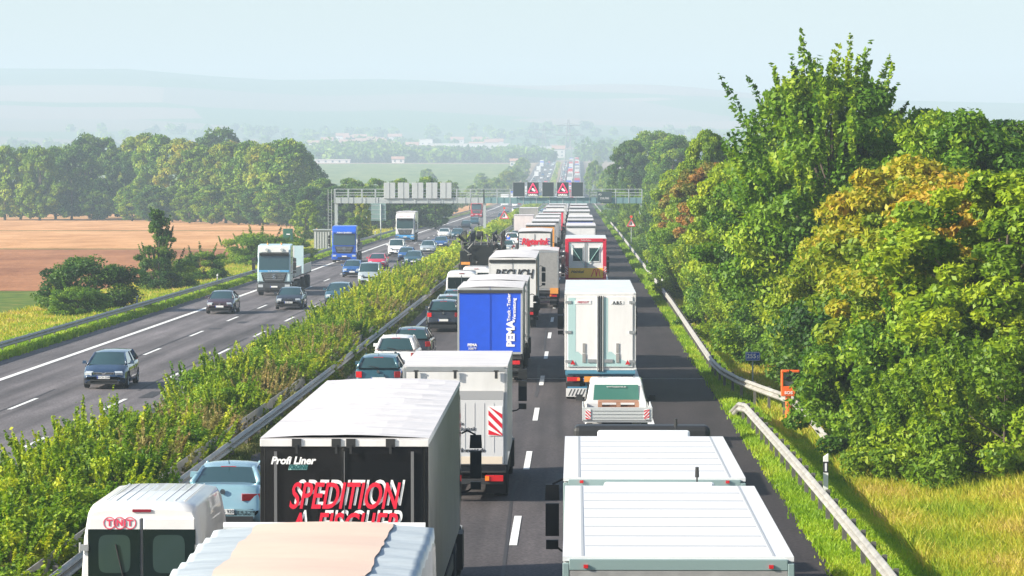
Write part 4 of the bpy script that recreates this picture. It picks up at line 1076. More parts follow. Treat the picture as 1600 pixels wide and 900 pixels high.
# 3 box lorry with tail lift
r = truck('box_truck', 'white box lorry with tail lift and red-striped warning board', -2.94, 81, 6.6, 3.35, M_WHT, M_TARP, M_WHT, paint('cab_silver', (.5, .52, .53)), semi=False, z0=.95, rear='plain', roofstyle='flat', cabh=2.9, detail=2)
q = MB(); q.box((0, -.09, 1.75), (2.36, .05, 1.55)); TL = q.build('tail_lift', mat('lift_white', (.62, .62, .63), .5, .1), r, bevel=.01)
q = MB(); q.box((0, -.095, 2.64), (2.36, .03, .22)); q.build('lift_panel', mat('lift_grey', (.42, .42, .43), .5, .3), r)
for i in range(9):
    pass
q = MB()
for i in range(1, 10): q.box((-1.18 + .236 * i, -.118, 1.85), (.012, .006, 1.2))
q.build('lift_groove', mat('groove', (.45, .45, .46), .6), TL)
q = MB(); q.box((0, -.1, 1.06), (2.3, .04, .18)); q.build('lift_edge', mat('lift_cream', (.72, .62, .50), .5), TL)
def warn(par, x, y, z, w, h, flip=1):
    b = MB(); b.box((x, y, z), (w, .012, h)); W_ = b.build('warning_board', M_TXW, par)
    q = MB(); n = 3
    for i in range(-1, n + 1):
        z0 = z - h / 2 + h * (i + .1) / n * 1.0; a = [(x - w / 2, z0), (x + w / 2, z0 + flip * w * 1.0), (x + w / 2, z0 + flip * w * 1.0 + h / n * .5), (x - w / 2, z0 + h / n * .5)]
        cl = [(p, min(max(t, z - h / 2), z + h / 2)) for p, t in a]
        if abs((cl[0][1] - cl[3][1])) + abs(cl[1][1] - cl[2][1]) > .02: q.add([(p, y - .0095, t) for p, t in cl], [(0, 1, 2, 3)])
    q.build('red_stripe', mat('signal_red', (.65, .01, .03), .5), W_)
warn(r, .98, -.125, 2.02, .34, .72, -1); warn(r, -.98, -.125, 2.02, .34, .72, 1)
lettering(r, 'Energie', .02, -.12, 1.95, .13, M_TXT, align='CENTER'); lettering(r, 'Eventlogistik', .18, -.12, 1.82, .13, M_TXT)
lettering(r, 'www.logistik-event.de', .1, -.12, 1.30, .14, M_TXT, offset=.003, shear=.2)
for x in (-.95, 0, 1.0):
    q = MB(); q.box((x, -.115, 3.15), (.07, .03, .2)); q.box((x, -.12, 3.24), (.12, .03, .03)); q.build('hinge', M_DRK, r)

# 4 blue curtain drawbar combination
r = truck('blue_trailer', 'trailer with bright blue rear curtain lettered PEMA', -3.37, 130.5, 7.2, 3.75, M_GREY, M_TARP, T_BLUE, M_GREY, semi=False, rear='plain', frame=mat('pale_steel', (.42, .44, .44), .5, .5), detail=1)
for c in list(r.children):
    if c.name.startswith('cab'):
        for k in list(c.children): bpy.data.objects.remove(k)
        bpy.data.objects.remove(c)
lettering(r, 'PEMA', .82, -.07, 1.95, .42, M_TXW, vert=True, offset=.02)
lettering(r, 'Truck - Trailer', .74, -.07, 2.98, .18, M_TXW, vert=True, offset=.004); lettering(r, 'Vermietung', .95, -.07, 2.92, .18, M_TXW, vert=True, offset=.004)
lettering(r, 'PEMA', -.7, -.07, 1.5, .15, M_TXW, offset=.006); lettering(r, '30879', -.7, -.07, 1.36, .13, M_TXW)
q = MB(); q.box((0, -.068, 2.55), (.014, .012, 2.5)); q.build('door_seam', mat('blue_seam', (.01, .06, .38), .5), r)
q = MB(); q.box((0, -.045, 3.60), (2.53, .09, .12)); q.build('header', M_DRK, r)
r = truck('white_truck', 'white lorry drawing the blue trailer, slatted upper rear', -3.3, 139.6, 7.4, 3.75, M_GREY, M_TARP, M_WHT, M_WHT, semi=False, rear='doors')
q = MB(); q.box((0, -.09, 3.62), (2.4, .02, .06)); q.build('header', M_DRK, r)

# 5 white trailer lettered
r = truck('white_truck', 'white truck with dark header and black italic lettering above the blue trailer', -3.42, 179, 16.0, 3.8, M_GREY, M_TARP, M_WHT, M_WHT, rear='plain', frame=M_WHT, detail=0, cabh=3.7)
lettering(r, 'RECUCH', .08, -.075, 2.92, .66, M_TXT, shear=.2, offset=.02, sx=.78)
q = MB(); q.box((0, -.09, 3.62), (2.5, .02, .16)); q.build('header', M_BLK, r)
q = MB(); q.box((0, -.07, 2.5), (.014, .012, 2.5)); q.build('door_seam', M_DRK, r)
q = MB(); q.box((1.285, 3.0, 2.7), (.01, 3.0, 1.8)); q.build('side_poster', T_ORG, r)

# 6 flat truck peeking right of it
r = truck('grey_truck', 'silver lorry peeking out right of the truck with black italic letters', -2.35, 206, 8, 3.6, T_STEEL, M_TARP, T_STEEL, M_WHT, semi=False, detail=0, cabh=3.1)
q = MB(); q.box((1.0, -.1, 1.1), (.5, .06, .35)); q.build('warning_panel', T_ORG, r)

# 7 red-lettered truck
r = truck('lettered_truck', 'white truck lettered Rigterink in bold red', -3.15, 254, 13.6, 4.0, M_GREY, M_TARP, M_WHT, M_WHT, rear='plain', frame=M_BLK, detail=0)
lettering(r, 'Rigterink', 0, -.08, 3.22, .66, T_LTR, shear=.25, offset=.03, sx=.84)
lettering(r, 'Logistik', .12, -.08, 2.55, .42, M_TXT, shear=.35, offset=.008, sx=1.2)
q = MB()
for s in (-1, 1):
    for z in (3.05, 3.25, 3.45): q.box((s * 1.08, -.08, z), (.18, .012, .06))
q.build('blue_stripe', mat('stripe_blue', (.02, .05, .3), .5), r)
q = MB(); q.box((.0, -.07, 2.6), (.03, .012, 2.4)); q.build('door_seam', M_BLK, r)

far_mid = [(-3.05, 285, 7.5, 4.08, T_ORG, T_ORG, 'truck with orange upper rear in front of the red-lettered one'), (-2.9, 314, 13.6, 4.0, M_WHT, M_GREY, 'white truck with dark rear header, two ahead of the red-lettered one'),
 (-2.95, 343, 13.6, 4.0, M_WHT, M_WHT, 'white truck three ahead of the red-lettered one'), (-2.95, 372, 8, 4.0, M_WHT, M_WHT, 'white truck four ahead of the red-lettered one'),
 (-2.75, 402, 13.6, 4.0, T_RED, T_RED, 'red truck with a long red side in the middle lane by the gantry'), (-2.85, 452, 13.6, 4.1, M_WHT, M_WHT, 'white truck just past the red one beyond the gantry'),
 (-2.8, 500, 13.6, 4.1, M_GREY, M_WHT, 'grey-backed truck second past the red one'), (-2.8, 560, 13.6, 4.1, M_WHT, M_WHT, 'white truck third past the red one'),]
for X, d, L, top, ms, mr, lab in far_mid:
    r = truck('truck', lab, X, d, L, top, ms, M_TARP, mr, ms if ms != T_ORG else M_WHT, detail=0, roofstyle='flat', semi=L > 9)
    q = MB(); q.box((0, -.09, top - .12), (2.45, .03, .09)); q.build('header', M_BLK, r)
truck('truck', 'bare white box lorry in the left lane level with the middle trucks', -6.6, 420, 6.5, 3.3, M_WHT, M_TARP, M_WHT, M_WHT, semi=False, detail=0, z0=.9, roofstyle='flat', cabh=2.8)
truck('truck', 'grey ribbed box lorry in the left lane near the gantry', -6.5, 455, 8, 3.9, T_STEEL, M_TARP, T_STEEL, M_WHT, semi=False, detail=0, roofstyle='flat')

# right lane -------------------------------------------------------
C_LOR = paint('lorry_white', (.70, .71, .71))
def rlane(d, X, L, lab, name='box_truck', mz=1.95, black=False):
    r = truck(name, lab, X, d, L, 3.79 if not black else 3.74, C_LOR, mat('roof_white', (.66, .66, .67), .5, var=.06, vscale=2), T_STEEL, C_LOR, semi=False, z0=1.0, rear='plain', roofstyle='ribs', frame=mat('teal_edge', (.30, .40, .39), .45, .4), detail=1, cabh=3.45, mz=mz)
    for s in (-1, 1):
        q = MB(); q.box((s * 1.02, -.07, 3.70), (.05, .03, .04)); q.build('marker_lamp', M_RED, r)
    q = MB(); q.tube((.55, L + 1.3, 3.4), (.55, L + 1.25, 3.92), .016, .01, 6); q.tube((.55, L + 1.26, 3.80), (.55, L + 1.25, 3.94), .03, .025, 6); q.build('aerial', M_BLK, r)
    q = MB(); q.prism([(.2, 3.55), (1.4, 3.45), (1.4, 3.55), (.3, 3.84)], 'x', -.75, .75); o = q.build('air_deflector', C_LOR, r, bevel=.04); o.location = (0, L - .1, 0)
    if black:
        q = MB(); q.prism([(1.55, 3.3), (2.6, 3.3), (2.6, 3.55), (2.3, 3.77), (1.55, 3.80)], 'x', -1.14, 1.14); o = q.build('sun_visor', M_BLK, r, bevel=.09, seg=3); o.location = (0, L, 0)
    q = MB(); q.prism([(.6, 1.3), (3.2, 1.3), (3.0, 1.7), (.8, 2.0)], 'x', -1.284, -1.279); q.build('side_stripe', T_GRNS, r)
    return r
rlane(36.6, 1.13, 8.2, 'nearest white-roofed box lorry at the bottom right', mz=1.35)
r = rlane(46.5, 1.1, 7.2, 'second white-roofed box lorry, directly ahead of the nearest one', black=True)
# pickup
def pickup():
    d = 97.6; X = 1.22; r = empty('pickup_truck', (X, d, zg(d) + .012)); tag(r, 'white pickup with open drop-side bed carrying wooden pallets', 'pickup truck')
    wh = C_WHITE; w = 1.0
    b = MB(); b.box((0, 1.35, .82), (2.02, 2.7, .06)); b.build('bed_floor', M_ALU, r)
    bs = mat('aluminium_side', (.62, .64, .64), .45, .3)
    q = MB(); q.box((0, .02, 1.03), (2.06, .04, .40)); 
    tg = q.build('tailgate', bs, r, bevel=.006)
    for z in (.93, 1.03, 1.13):
        q = MB(); q.box((0, -.006, z), (1.9, .012, .012)); q.build('tailgate_rib', mat('rib_grey', (.35, .37, .37), .5, .3), tg)
    for s in (-1, 1):
        q = MB(); q.box((s * 1.01, 1.36, 1.03), (.035, 2.64, .38)); q.build('bed_side', bs, r, bevel=.006)
        warn(tg, s * .86, -.012, 1.03, .15, .30, s)
        q = MB(); q.box((s * .82, .0, .66), (.3, .06, .14)); q.build('tail_light', M_RED, r)
    # cab (double cab shell)
    sd = [(2.75, .5), (5.2, .5), (5.25, .95), (4.55, 1.12), (3.95, 1.82), (3.7, 1.9), (2.95, 1.9), (2.78, 1.75), (2.72, 1.15)]
    k = (1, .93, .93, 1, .84, .80, .80, .83, 1); n = len(sd); b = MB()
    b.add([(-.95 * k[i], p, q_) for i, (p, q_) in enumerate(sd)] + [(.95 * k[i], p, q_) for i, (p, q_) in enumerate(sd)], [tuple(range(n)), tuple(range(2 * n - 1, n - 1, -1))] + [(i, (i + 1) % n, n + (i + 1) % n, n + i) for i in range(n)])
    c = b.build('cab', wh, r, bevel=.06, seg=3)
    q = MB(); q.add([(-.70, 2.728, 1.2), (.70, 2.728, 1.2), (.66, 2.752, 1.72), (-.66, 2.752, 1.72)], [(0, 1, 2, 3)]); rw_ = q.build('rear_window', mat('rear_glass_green', (.07, .22, .18), .08, 0, .8), c)
    lettering(rw_, 'www.baubetrieb.de', 0, 2.73, 1.66, .075, M_TXW)
    q = MB(); q.add([(-.72, 4.5, 1.15), (.72, 4.5, 1.15), (.66, 4.0, 1.8), (-.66, 4.0, 1.8)], [(0, 1, 2, 3)]); q.build('windscreen', M_GLASS, c)
    for s in (-1, 1):
        q = MB(); q.add([(s * .955, 2.95, 1.18), (s * .955, 4.3, 1.18), (s * .84, 3.85, 1.76), (s * .82, 2.98, 1.76)], [(0, 1, 2, 3)]); q.build('side_window', M_GLASS, c)
        m_ = obj('wing_mirror', pm('mirror_b', mirror_mesh), c, (s * .93, 4.05, 1.2)); m_.scale = (s * 1.3, 1, 1.4)
        for y in (1.15, 4.45): wheel(r, s * .82, y, .34, .22)
    q = MB(); q.box((0, .08, .52), (1.5, .08, .08)); q.build('rear_bumper', M_BLK, r); obj('number_plate', plate_mesh('none'), r, (0, .0, .68))
    b = MB(); b.box((0, 2.6, .55), (.9, 5, .2)); b.build('chassis', M_DRK, r)
    wd = mat('pallet_wood', (.42, .22, .14), .8, var=.3)
    pl = empty('wooden_pallet', (X + .05, d + 1.7, zg(d) + .87)); tag(pl, 'reddish wooden pallets stacked flat in the white pickup bed', 'pallet')
    for j in range(3):
        q = MB()
        for i in range(6): q.box((0, -.42 + i * .168, .15 * j + .135), (1.2, .11, .022))
        q.build('deck_board', wd, pl)
        q = MB()
        for x in (-.55, 0, .55): q.box((x, 0, .15 * j + .06), (.12, .95, .12))
        q.build('bearer', wd, pl)
pickup()
# white refrigerated trailer
r = truck('reefer_truck', 'white refrigerated trailer with two tall doors marked A.B.S', .87, 119, 13.6, 3.95, M_WHT, M_WHT, M_WHT, C_WHITE, rear='plain', frame=M_WHT, detail=2, roofstyle='flat', cabh=3.6, z0=1.2, beam=mat('blue_frame', (.05, .18, .30), .5))
dm = mat('door_white', (.80, .79, .79), .45, var=.10, vscale=1.2, stretch=(1.5, 1, .4))
for s in (-1, 1):
    q = MB(); q.box((s * .60, -.075, 2.56), (1.13, .03, 2.52)); D = q.build('rear_door', dm, r, bevel=.01)
    q = MB(); x0 = s * .60 - .42 if s < 0 else s * .60 - .47; q.add([(x0 - .13, -.094, 1.32), (x0 + .14, -.094, 1.32), (x0 + .14, -.094, 3.78), (x0 - .13, -.094, 3.78)], [(0, 1, 2, 3)])
    q.add([(s * .6 - .5, -.0935, 1.32), (s * .6 + .5, -.0935, 1.32), (s * .6 + .5, -.0935, 1.42), (s * .6 + .1, -.0935, 1.6), (s * .6 - .2, -.0935, 1.85), (s * .6 - .3, -.0935, 1.85)], [(0, 1, 2, 3, 4, 5)])
    q.build('teal_decor', T_PALB, D)
    for xx in (.035, .10):
        q = MB(); q.tube((s * xx, -.11, 1.15), (s * xx, -.11, 3.85), .022, .022, 7); q.build('locking_rod', M_DRK if xx < .05 else M_ALU, D)
    for z in (1.5, 2.55, 3.62):
        q = MB(); q.box((s * 1.14, -.10, z), (.22, .03, .1)); q.build('hinge', M_ALU, D)
    q = MB(); q.box((s * .3, -.105, 1.52), (.3, .03, .12)); q.build('latch', M_ALU, D)
    q = MB(); q.box((s * .60 + .02 - s * .0, -.10, 1.98), (.10, .02, .34)); q.box((s * .6 + .02, -.10, 1.62), (.12, .03, .32)); q.build('door_handle', T_STEEL, D)
    q = MB(); t = (s * .98, 1.46); q.add([(t[0] - .09, -.125, t[1] - .07), (t[0] + .09, -.125, t[1] - .07), (t[0], -.125, t[1] + .1)], [(0, 1, 2)]); q.build('reflector', M_RED, D)
q = MB(); q.box((-.62, -.096, 3.62), (.58, .012, .13)); pb = q.build('maker_badge', M_TXW, r); lettering(pb, 'PREGLIT', -.62, -.106, 3.62, .11, mat('pinkish_print', (.6, .08, .12), .5), shear=.2)
q = MB(); q.box((.60, -.096, 3.60), (.46, .012, .12)); pb = q.build('maker_badge', M_TXW, r); lettering(pb, 'A.B.S', .60, -.106, 3.60, .15, M_TXT, offset=.004)
q = MB(); q.box((-.3, -.06, .86), (.55, .03, .2)); q.build('orange_panel', T_ORG, r)
q = MB(); q.box((-.75, .02, .38), (.95, .03, .3)); ff = q.build('spray_flap', M_WHT, r)
q = MB()
for i in range(7): q.add([(-1.15 + i * .12, .0, .26), (-1.11 + i * .12, .0, .26), (-1.0 + i * .12, .0, .5), (-1.04 + i * .12, .0, .5)], [(0, 1, 2, 3)])
q.build('dark_stripe', M_TXT, ff)
q = MB(); q.box((0, -.06, 1.12), (2.5, .06, .12)); q.build('sill_beam', mat('blue_sill', (.08, .25, .36), .5), r)

car('hatch', C_WHITE, 'white hatchback between the red container truck and the refrigerated trailer', 'car', .95, 188, lod=1)
# red container truck
r = truck('container_truck', 'red-framed container truck with two windows in its white rear and a yellow panel', .63, 212, 10, 4.25, T_RED, M_WHT, M_WHT, T_RED, rear='none', frame=T_RED, detail=0, roofstyle='flat', Wd=2.62, beam=T_RED, z0=1.35)
f = MB()
for s in (-1, 1): f.box((s * 1.2, -.06, 2.75), (.2, .1, 2.7))
f.box((0, -.06, 4.13), (2.2, .1, .22)); f.build('red_surround', T_RED, r, bevel=.01)
cw = mat('container_white', (.74, .73, .74), .5, var=.08)
for s in (-1, 1):
    q = MB(); q.box((s * .55, -.02, 3.1), (1.08, .06, 2.2)); D = q.build('rear_door', cw, r, bevel=.01)
    q = MB(); q.box((s * .52, -.06, 3.22), (.74, .03, 1.0)); q.build('window_frame', M_WHT, D, bevel=.02)
    q = MB(); q.box((s * .52, -.08, 3.22), (.60, .012, .82)); q.build('window_pane', M_GLASS, D)
    q = MB(); q.tube((s * 1.02, -.11, 3.9), (s * .08, -.11, 2.5), .018, .018, 5); q.build('tension_strap', mat('strap_teal', (.35, .62, .58), .6), r)
    q = MB(); q.box((s * .06, -.06, 3.0), (.09, .02, 2.0)); q.build('door_post', mat('post_grey', (.36, .38, .40), .5), D)
q = MB(); q.box((0, -.08, 2.05), (2.2, .04, .62)); yp = q.build('yellow_panel', T_YEL, r)
lettering(yp, 'Heinkel', -.55, -.105, 2.12, .26, M_TXT, shear=.3, offset=.006)
q = MB(); q.path([(.35, -.105, 1.82), (.52, -.105, 2.27), (.60, -.105, 2.27), (.66, -.105, 1.82), (.74, -.105, 2.27), (.82, -.105, 2.27), (.9, -.105, 1.82)], .03, 5); q.build('lettering_squiggle', T_LTR, yp)
lettering(r, 'WAS-Mobile', 0, -.115, 4.13, .13, M_TXW)
for s in (-1, 1): warn(r, s * 1.22, -.115, 2.2, .16, .5, s); warn(r, s * 1.1, -.12, .8, .34, .34, s)
for X, d, L, top, ms, mr, lab in [(.42, 286, 13.6, 4.0, M_WHT, cw, 'white panel truck ahead of the red container truck'), (.42, 322, 7.4, 4.0, M_WHT, T_BLUE, 'white truck with a blue band under its roof edge'),
   (.45, 346, 13.6, 4.0, M_WHT, M_WHT, 'white truck third ahead of the red container truck'), (.4, 398, 13.6, 4.05, cw, cw, 'plain pale truck with a blank rear just before the gantry'),
   (.4, 446, 13.6, 4.05, M_WHT, M_GREY, 'white truck in the right lane just past the gantry'), (.4, 498, 13.6, 4.05, M_WHT, T_RED, 'truck with red rear in the right lane past the gantry'), (.35, 560, 13.6, 4.05, M_GREY, M_WHT, 'pale truck farthest up the right lane before the dip')]:
    r = truck('truck', lab, X, d, L, top, ms, M_TARP, mr, M_WHT, detail=0, roofstyle='flat', semi=L > 9)
    q = MB(); q.box((0, -.09, top - .14), (2.45, .03, .08)); q.build('header', M_DRK, r)

# left lane ---------------------------------------------------------
car('sedan', C_LBL, 'light blue saloon between the white van and the black-lettered truck', 'car', -7.85, 73.6, plate='M DG 920', yaw=0.01)
car('wagon', C_TEAL, 'blue-grey estate car behind the white estate in the left lane', 'car', -7.3, 122.5, roof_rail=False)
car('suv', C_WHITE, 'white estate car with dark rear window between two darker estates', 'car', -7.25, 133.5)
car('wagon', C_BLK, 'black estate with roof rails and round red lamps in the left lane', 'car', -7.2, 145.5, roof_rail=True, plate='MR BV 80')
car('suv', C_BLK, 'black off-roader beside the blue trailer', 'car', -6.95, 174, roof_rail=False)
car('wagon', C_SIL, 'silver estate just ahead of the black off-roader', 'car', -7.15, 187.5, lod=1)
car('wagon', C_TEAL, 'teal car right behind the white delivery van in the left lane', 'car', -7.1, 196.5, lod=1)
def panel_van(name, label, X, d, L, H, Wd, m, opp=False, tnt=False):
    z = zg(d + L / 2, opp); r = empty(name, (X, d + (L if opp else 0), z + .012), math.pi if opp else 0); tag(r, label, 'van')
    w = Wd / 2; b = MB(); rings = []
    prof = [(0, .38, .97, H - .10), (.04, .34, 1, H - .03), (.35, .32, 1, H), (L - 2.0, .32, 1, H), (L - 1.5, .32, 1, H - .12), (L - .95, .32, .98, 1.42), (L - .35, .32, .94, 1.22), (L - .06, .34, .86, 1.0), (L, .4, .82, .75)]
    axl = (.95, L - .95); extra = []
    ys = sorted(set([p[0] for p in prof] + [round(a + k * .1, 3) for a in axl for k in range(-4, 5)]))
    zb_ = [(p[0], p[1]) for p in prof]; wb_ = [(p[0], p[2]) for p in prof]; tb_ = [(p[0], p[3]) for p in prof]
    for y in ys:
        zb, k, tz = lerp(zb_, y), lerp(wb_, y), lerp(tb_, y); az = 0
        for a in axl:
            dd = .40 ** 2 - (y - a) ** 2
            if dd > 0: az = max(az, .34 + math.sqrt(dd))
        zo = lambda q: max(q, az); m_ = min(1.15, tz - .15)
        taper = 1 - .13 * sm(1.2, 2.5, tz)
        half = [(0, zb), (.8 * w * k, zb), (.82 * w * k, zo(zb)), (w * k * .98, zo(zb + .03)), (w * k, zo(zb + .25)), (w * k, zo(m_)), (w * k * (1 - .06 * sm(1.2, 2.5, tz)), tz - (tz - m_) * .35), (w * k * taper, tz - .12), (w * k * taper * .95, tz - .03), (w * k * .55, tz + .01), (0, tz + .02)]
        rings.append([(x, y, zz) for x, zz in half] + [(-x, y, zz) for x, zz in half[-2:0:-1]])
    n = len(rings[0]); b.grid([q + [q[0]] for q in rings]); b.add(rings[0], [tuple(range(n))]); b.add(rings[-1], [tuple(range(n))])
    B = b.build('body', m, r, smooth=True)
    B.data.polygons[-1].use_smooth = False; B.data.polygons[-2].use_smooth = False
    q = MB(); q.add([(-w * .72, L - 1.5, H - .17), (w * .72, L - 1.5, H - .17), (w * .86, L - .98, 1.47), (-w * .86, L - .98, 1.47)], [(0, 1, 2, 3)]); o = q.build('windscreen', M_GLASS, r); o.location = (0, .03, .02)
    for s in (-1, 1):
        q = MB(); q.add([(s * (w * 1.005), L - 2.0, 1.3), (s * (w * 1.0), L - 1.1, 1.3), (s * w * .93, L - 1.6, H * .78), (s * w * .93, L - 2.0, H * .78)], [(0, 1, 2, 3)]); q.build('side_window', M_GLASS, r)
        for a in axl: wheel(r, s * (w - .13), a, .34, .22)
        mm = obj('wing_mirror', pm('mirror_b', mirror_mesh), r, (s * w * .96, L - 1.25, 1.35)); mm.scale = (s * 1.5, 1, 2.0)
    if not opp:
        for s in (-1, 1):
            q = MB(); q.box((s * w * .44, -.012, H * .5 + .20), (w * .84, .03, H - .84)); D = q.build('rear_door', m, r, bevel=.02)
            q = MB(); q.box((s * w * .445, -.032, H * .70), (w * .85, .012, H * .30)); Wn = q.build('rear_window', mat('tinted_glass', (.008, .016, .015), .08, 0, 0, spec=.35), D, bevel=.01)
            if tnt:
                q = MB(); q.prism([(s * w * .44 + .26 * math.copysign(abs(math.cos(t_)) ** .4, math.cos(t_)), H * .70 + .31 * math.copysign(abs(math.sin(t_)) ** .4, math.sin(t_))) for t_ in [i * math.pi / 16 for i in range(32)]], 'y', -.039, -.041); q.build('tinted_pane', mat('window_inner', (.03, .055, .05), .12, 0, .7), Wn)
                for z in (H * .70 + .1, .75):
                    q = MB(); q.box((s * w * .93, -.03, z), (.14, .04, .1)); q.tube((s * w * 1.0, -.02, z - .08), (s * w * 1.0, -.02, z + .08), .02, .02, 6); q.build('hinge', M_ALU, D)
            q = MB(); q.box((s * w * .93, -.01, .85), (.14, .05, .48)); q.build('tail_light', M_RED, r, bevel=.015)
        q = MB(); q.box((.02, -.035, H * .5 - .25), (.1, .04, .16)); q.build('door_handle', M_BLK, r)
        q = MB(); q.box((0, -.012, H * .5 + .20), (w * .016, .034, H - .84)); q.build('door_seam', mat('seam_shadow', (.08, .08, .08), .8), r)
        q = MB(); q.box((0, -.04, .42), (Wd * .9, .12, .16)); q.build('rear_bumper', M_BLK, r, bevel=.02)
        q = MB(); q.box((0, -.0, H - .10), (.30, .04, .045)); q.build('brake_light', mat('dark_red_lamp', (.25, .01, .03), .3), r)
        obj('number_plate', plate_mesh('none'), r, (0, -.11, .44))
        q = MB(); q.tube((-.30, -.05, H * .56), (-.42, -.055, H * .76), .012, .012, 5); q.build('wiper', M_BLK, r)
    else:
        q = MB(); q.box((0, L - .0, .78), (Wd * .5, .06, .2)); q.build('grille', M_BLK, r)
        q = MB(); q.box((0, L - .02, .45), (Wd * .84, .1, .2)); q.build('front_bumper', M_BLK, r)
        for s in (-1, 1):
            q = MB(); q.box((s * w * .74, L - .1, .98), (.24, .2, .22)); q.build('headlight', M_LIT, r, bevel=.02)
    return r
r = panel_van('delivery_van', 'white high-roof delivery van marked TNT at the lower left', -7.0, 53.4, 5.4, 2.66, 2.0, C_WHITE, tnt=True)
rib = MB()
for i in range(9): rib.box((-.64 + i * .16, 1.9, 2.676), (.022, 2.9, .012))
rib.build('roof_rib', C_WHITE, r, bevel=.006)
PK = mat('logo_pink', (.72, .06, .12), .5)
for i, ch in enumerate('TNT'):
    x = -.52 + i * .165 - 0; q = MB(); q.lathe([(-.004, .086), (-.004, .100), (.004, .100), (.004, .086), (-.004, .086)], 'y', 28, (x, -.030 - .004 * (i % 2), 2.36)); q.build('logo_ring', PK, r)
    lettering(r, ch, x, -.031, 2.36, .14, PK, offset=.006, name='logo_letter')
panel_van('delivery_van', 'white panel van behind the teal car in the left lane', -7.05, 205, 5.2, 2.3, 1.95, C_WHITE)
panel_van('delivery_van', 'second white van in front of the first beside the slatted truck', -6.4, 213.5, 5.2, 2.35, 1.95, C_WHITE)
for k, m, lab, X, d in [('wagon', C_SIL, 'silver estate car beside the red-lettered truck', -7.3, 352), ('suv', C_WHITE, 'white car ahead of the silver estate by the people on foot', -7.4, 384), ('hatch', C_GRY, 'grey car in the left lane two ahead of the people on foot', -7.3, 412),
    ('hatch', C_RED, 'red car low in the left lane beside the dark machine', -6.6, 300)]:
    car(k, m, lab, 'car', X, d, lod=1)
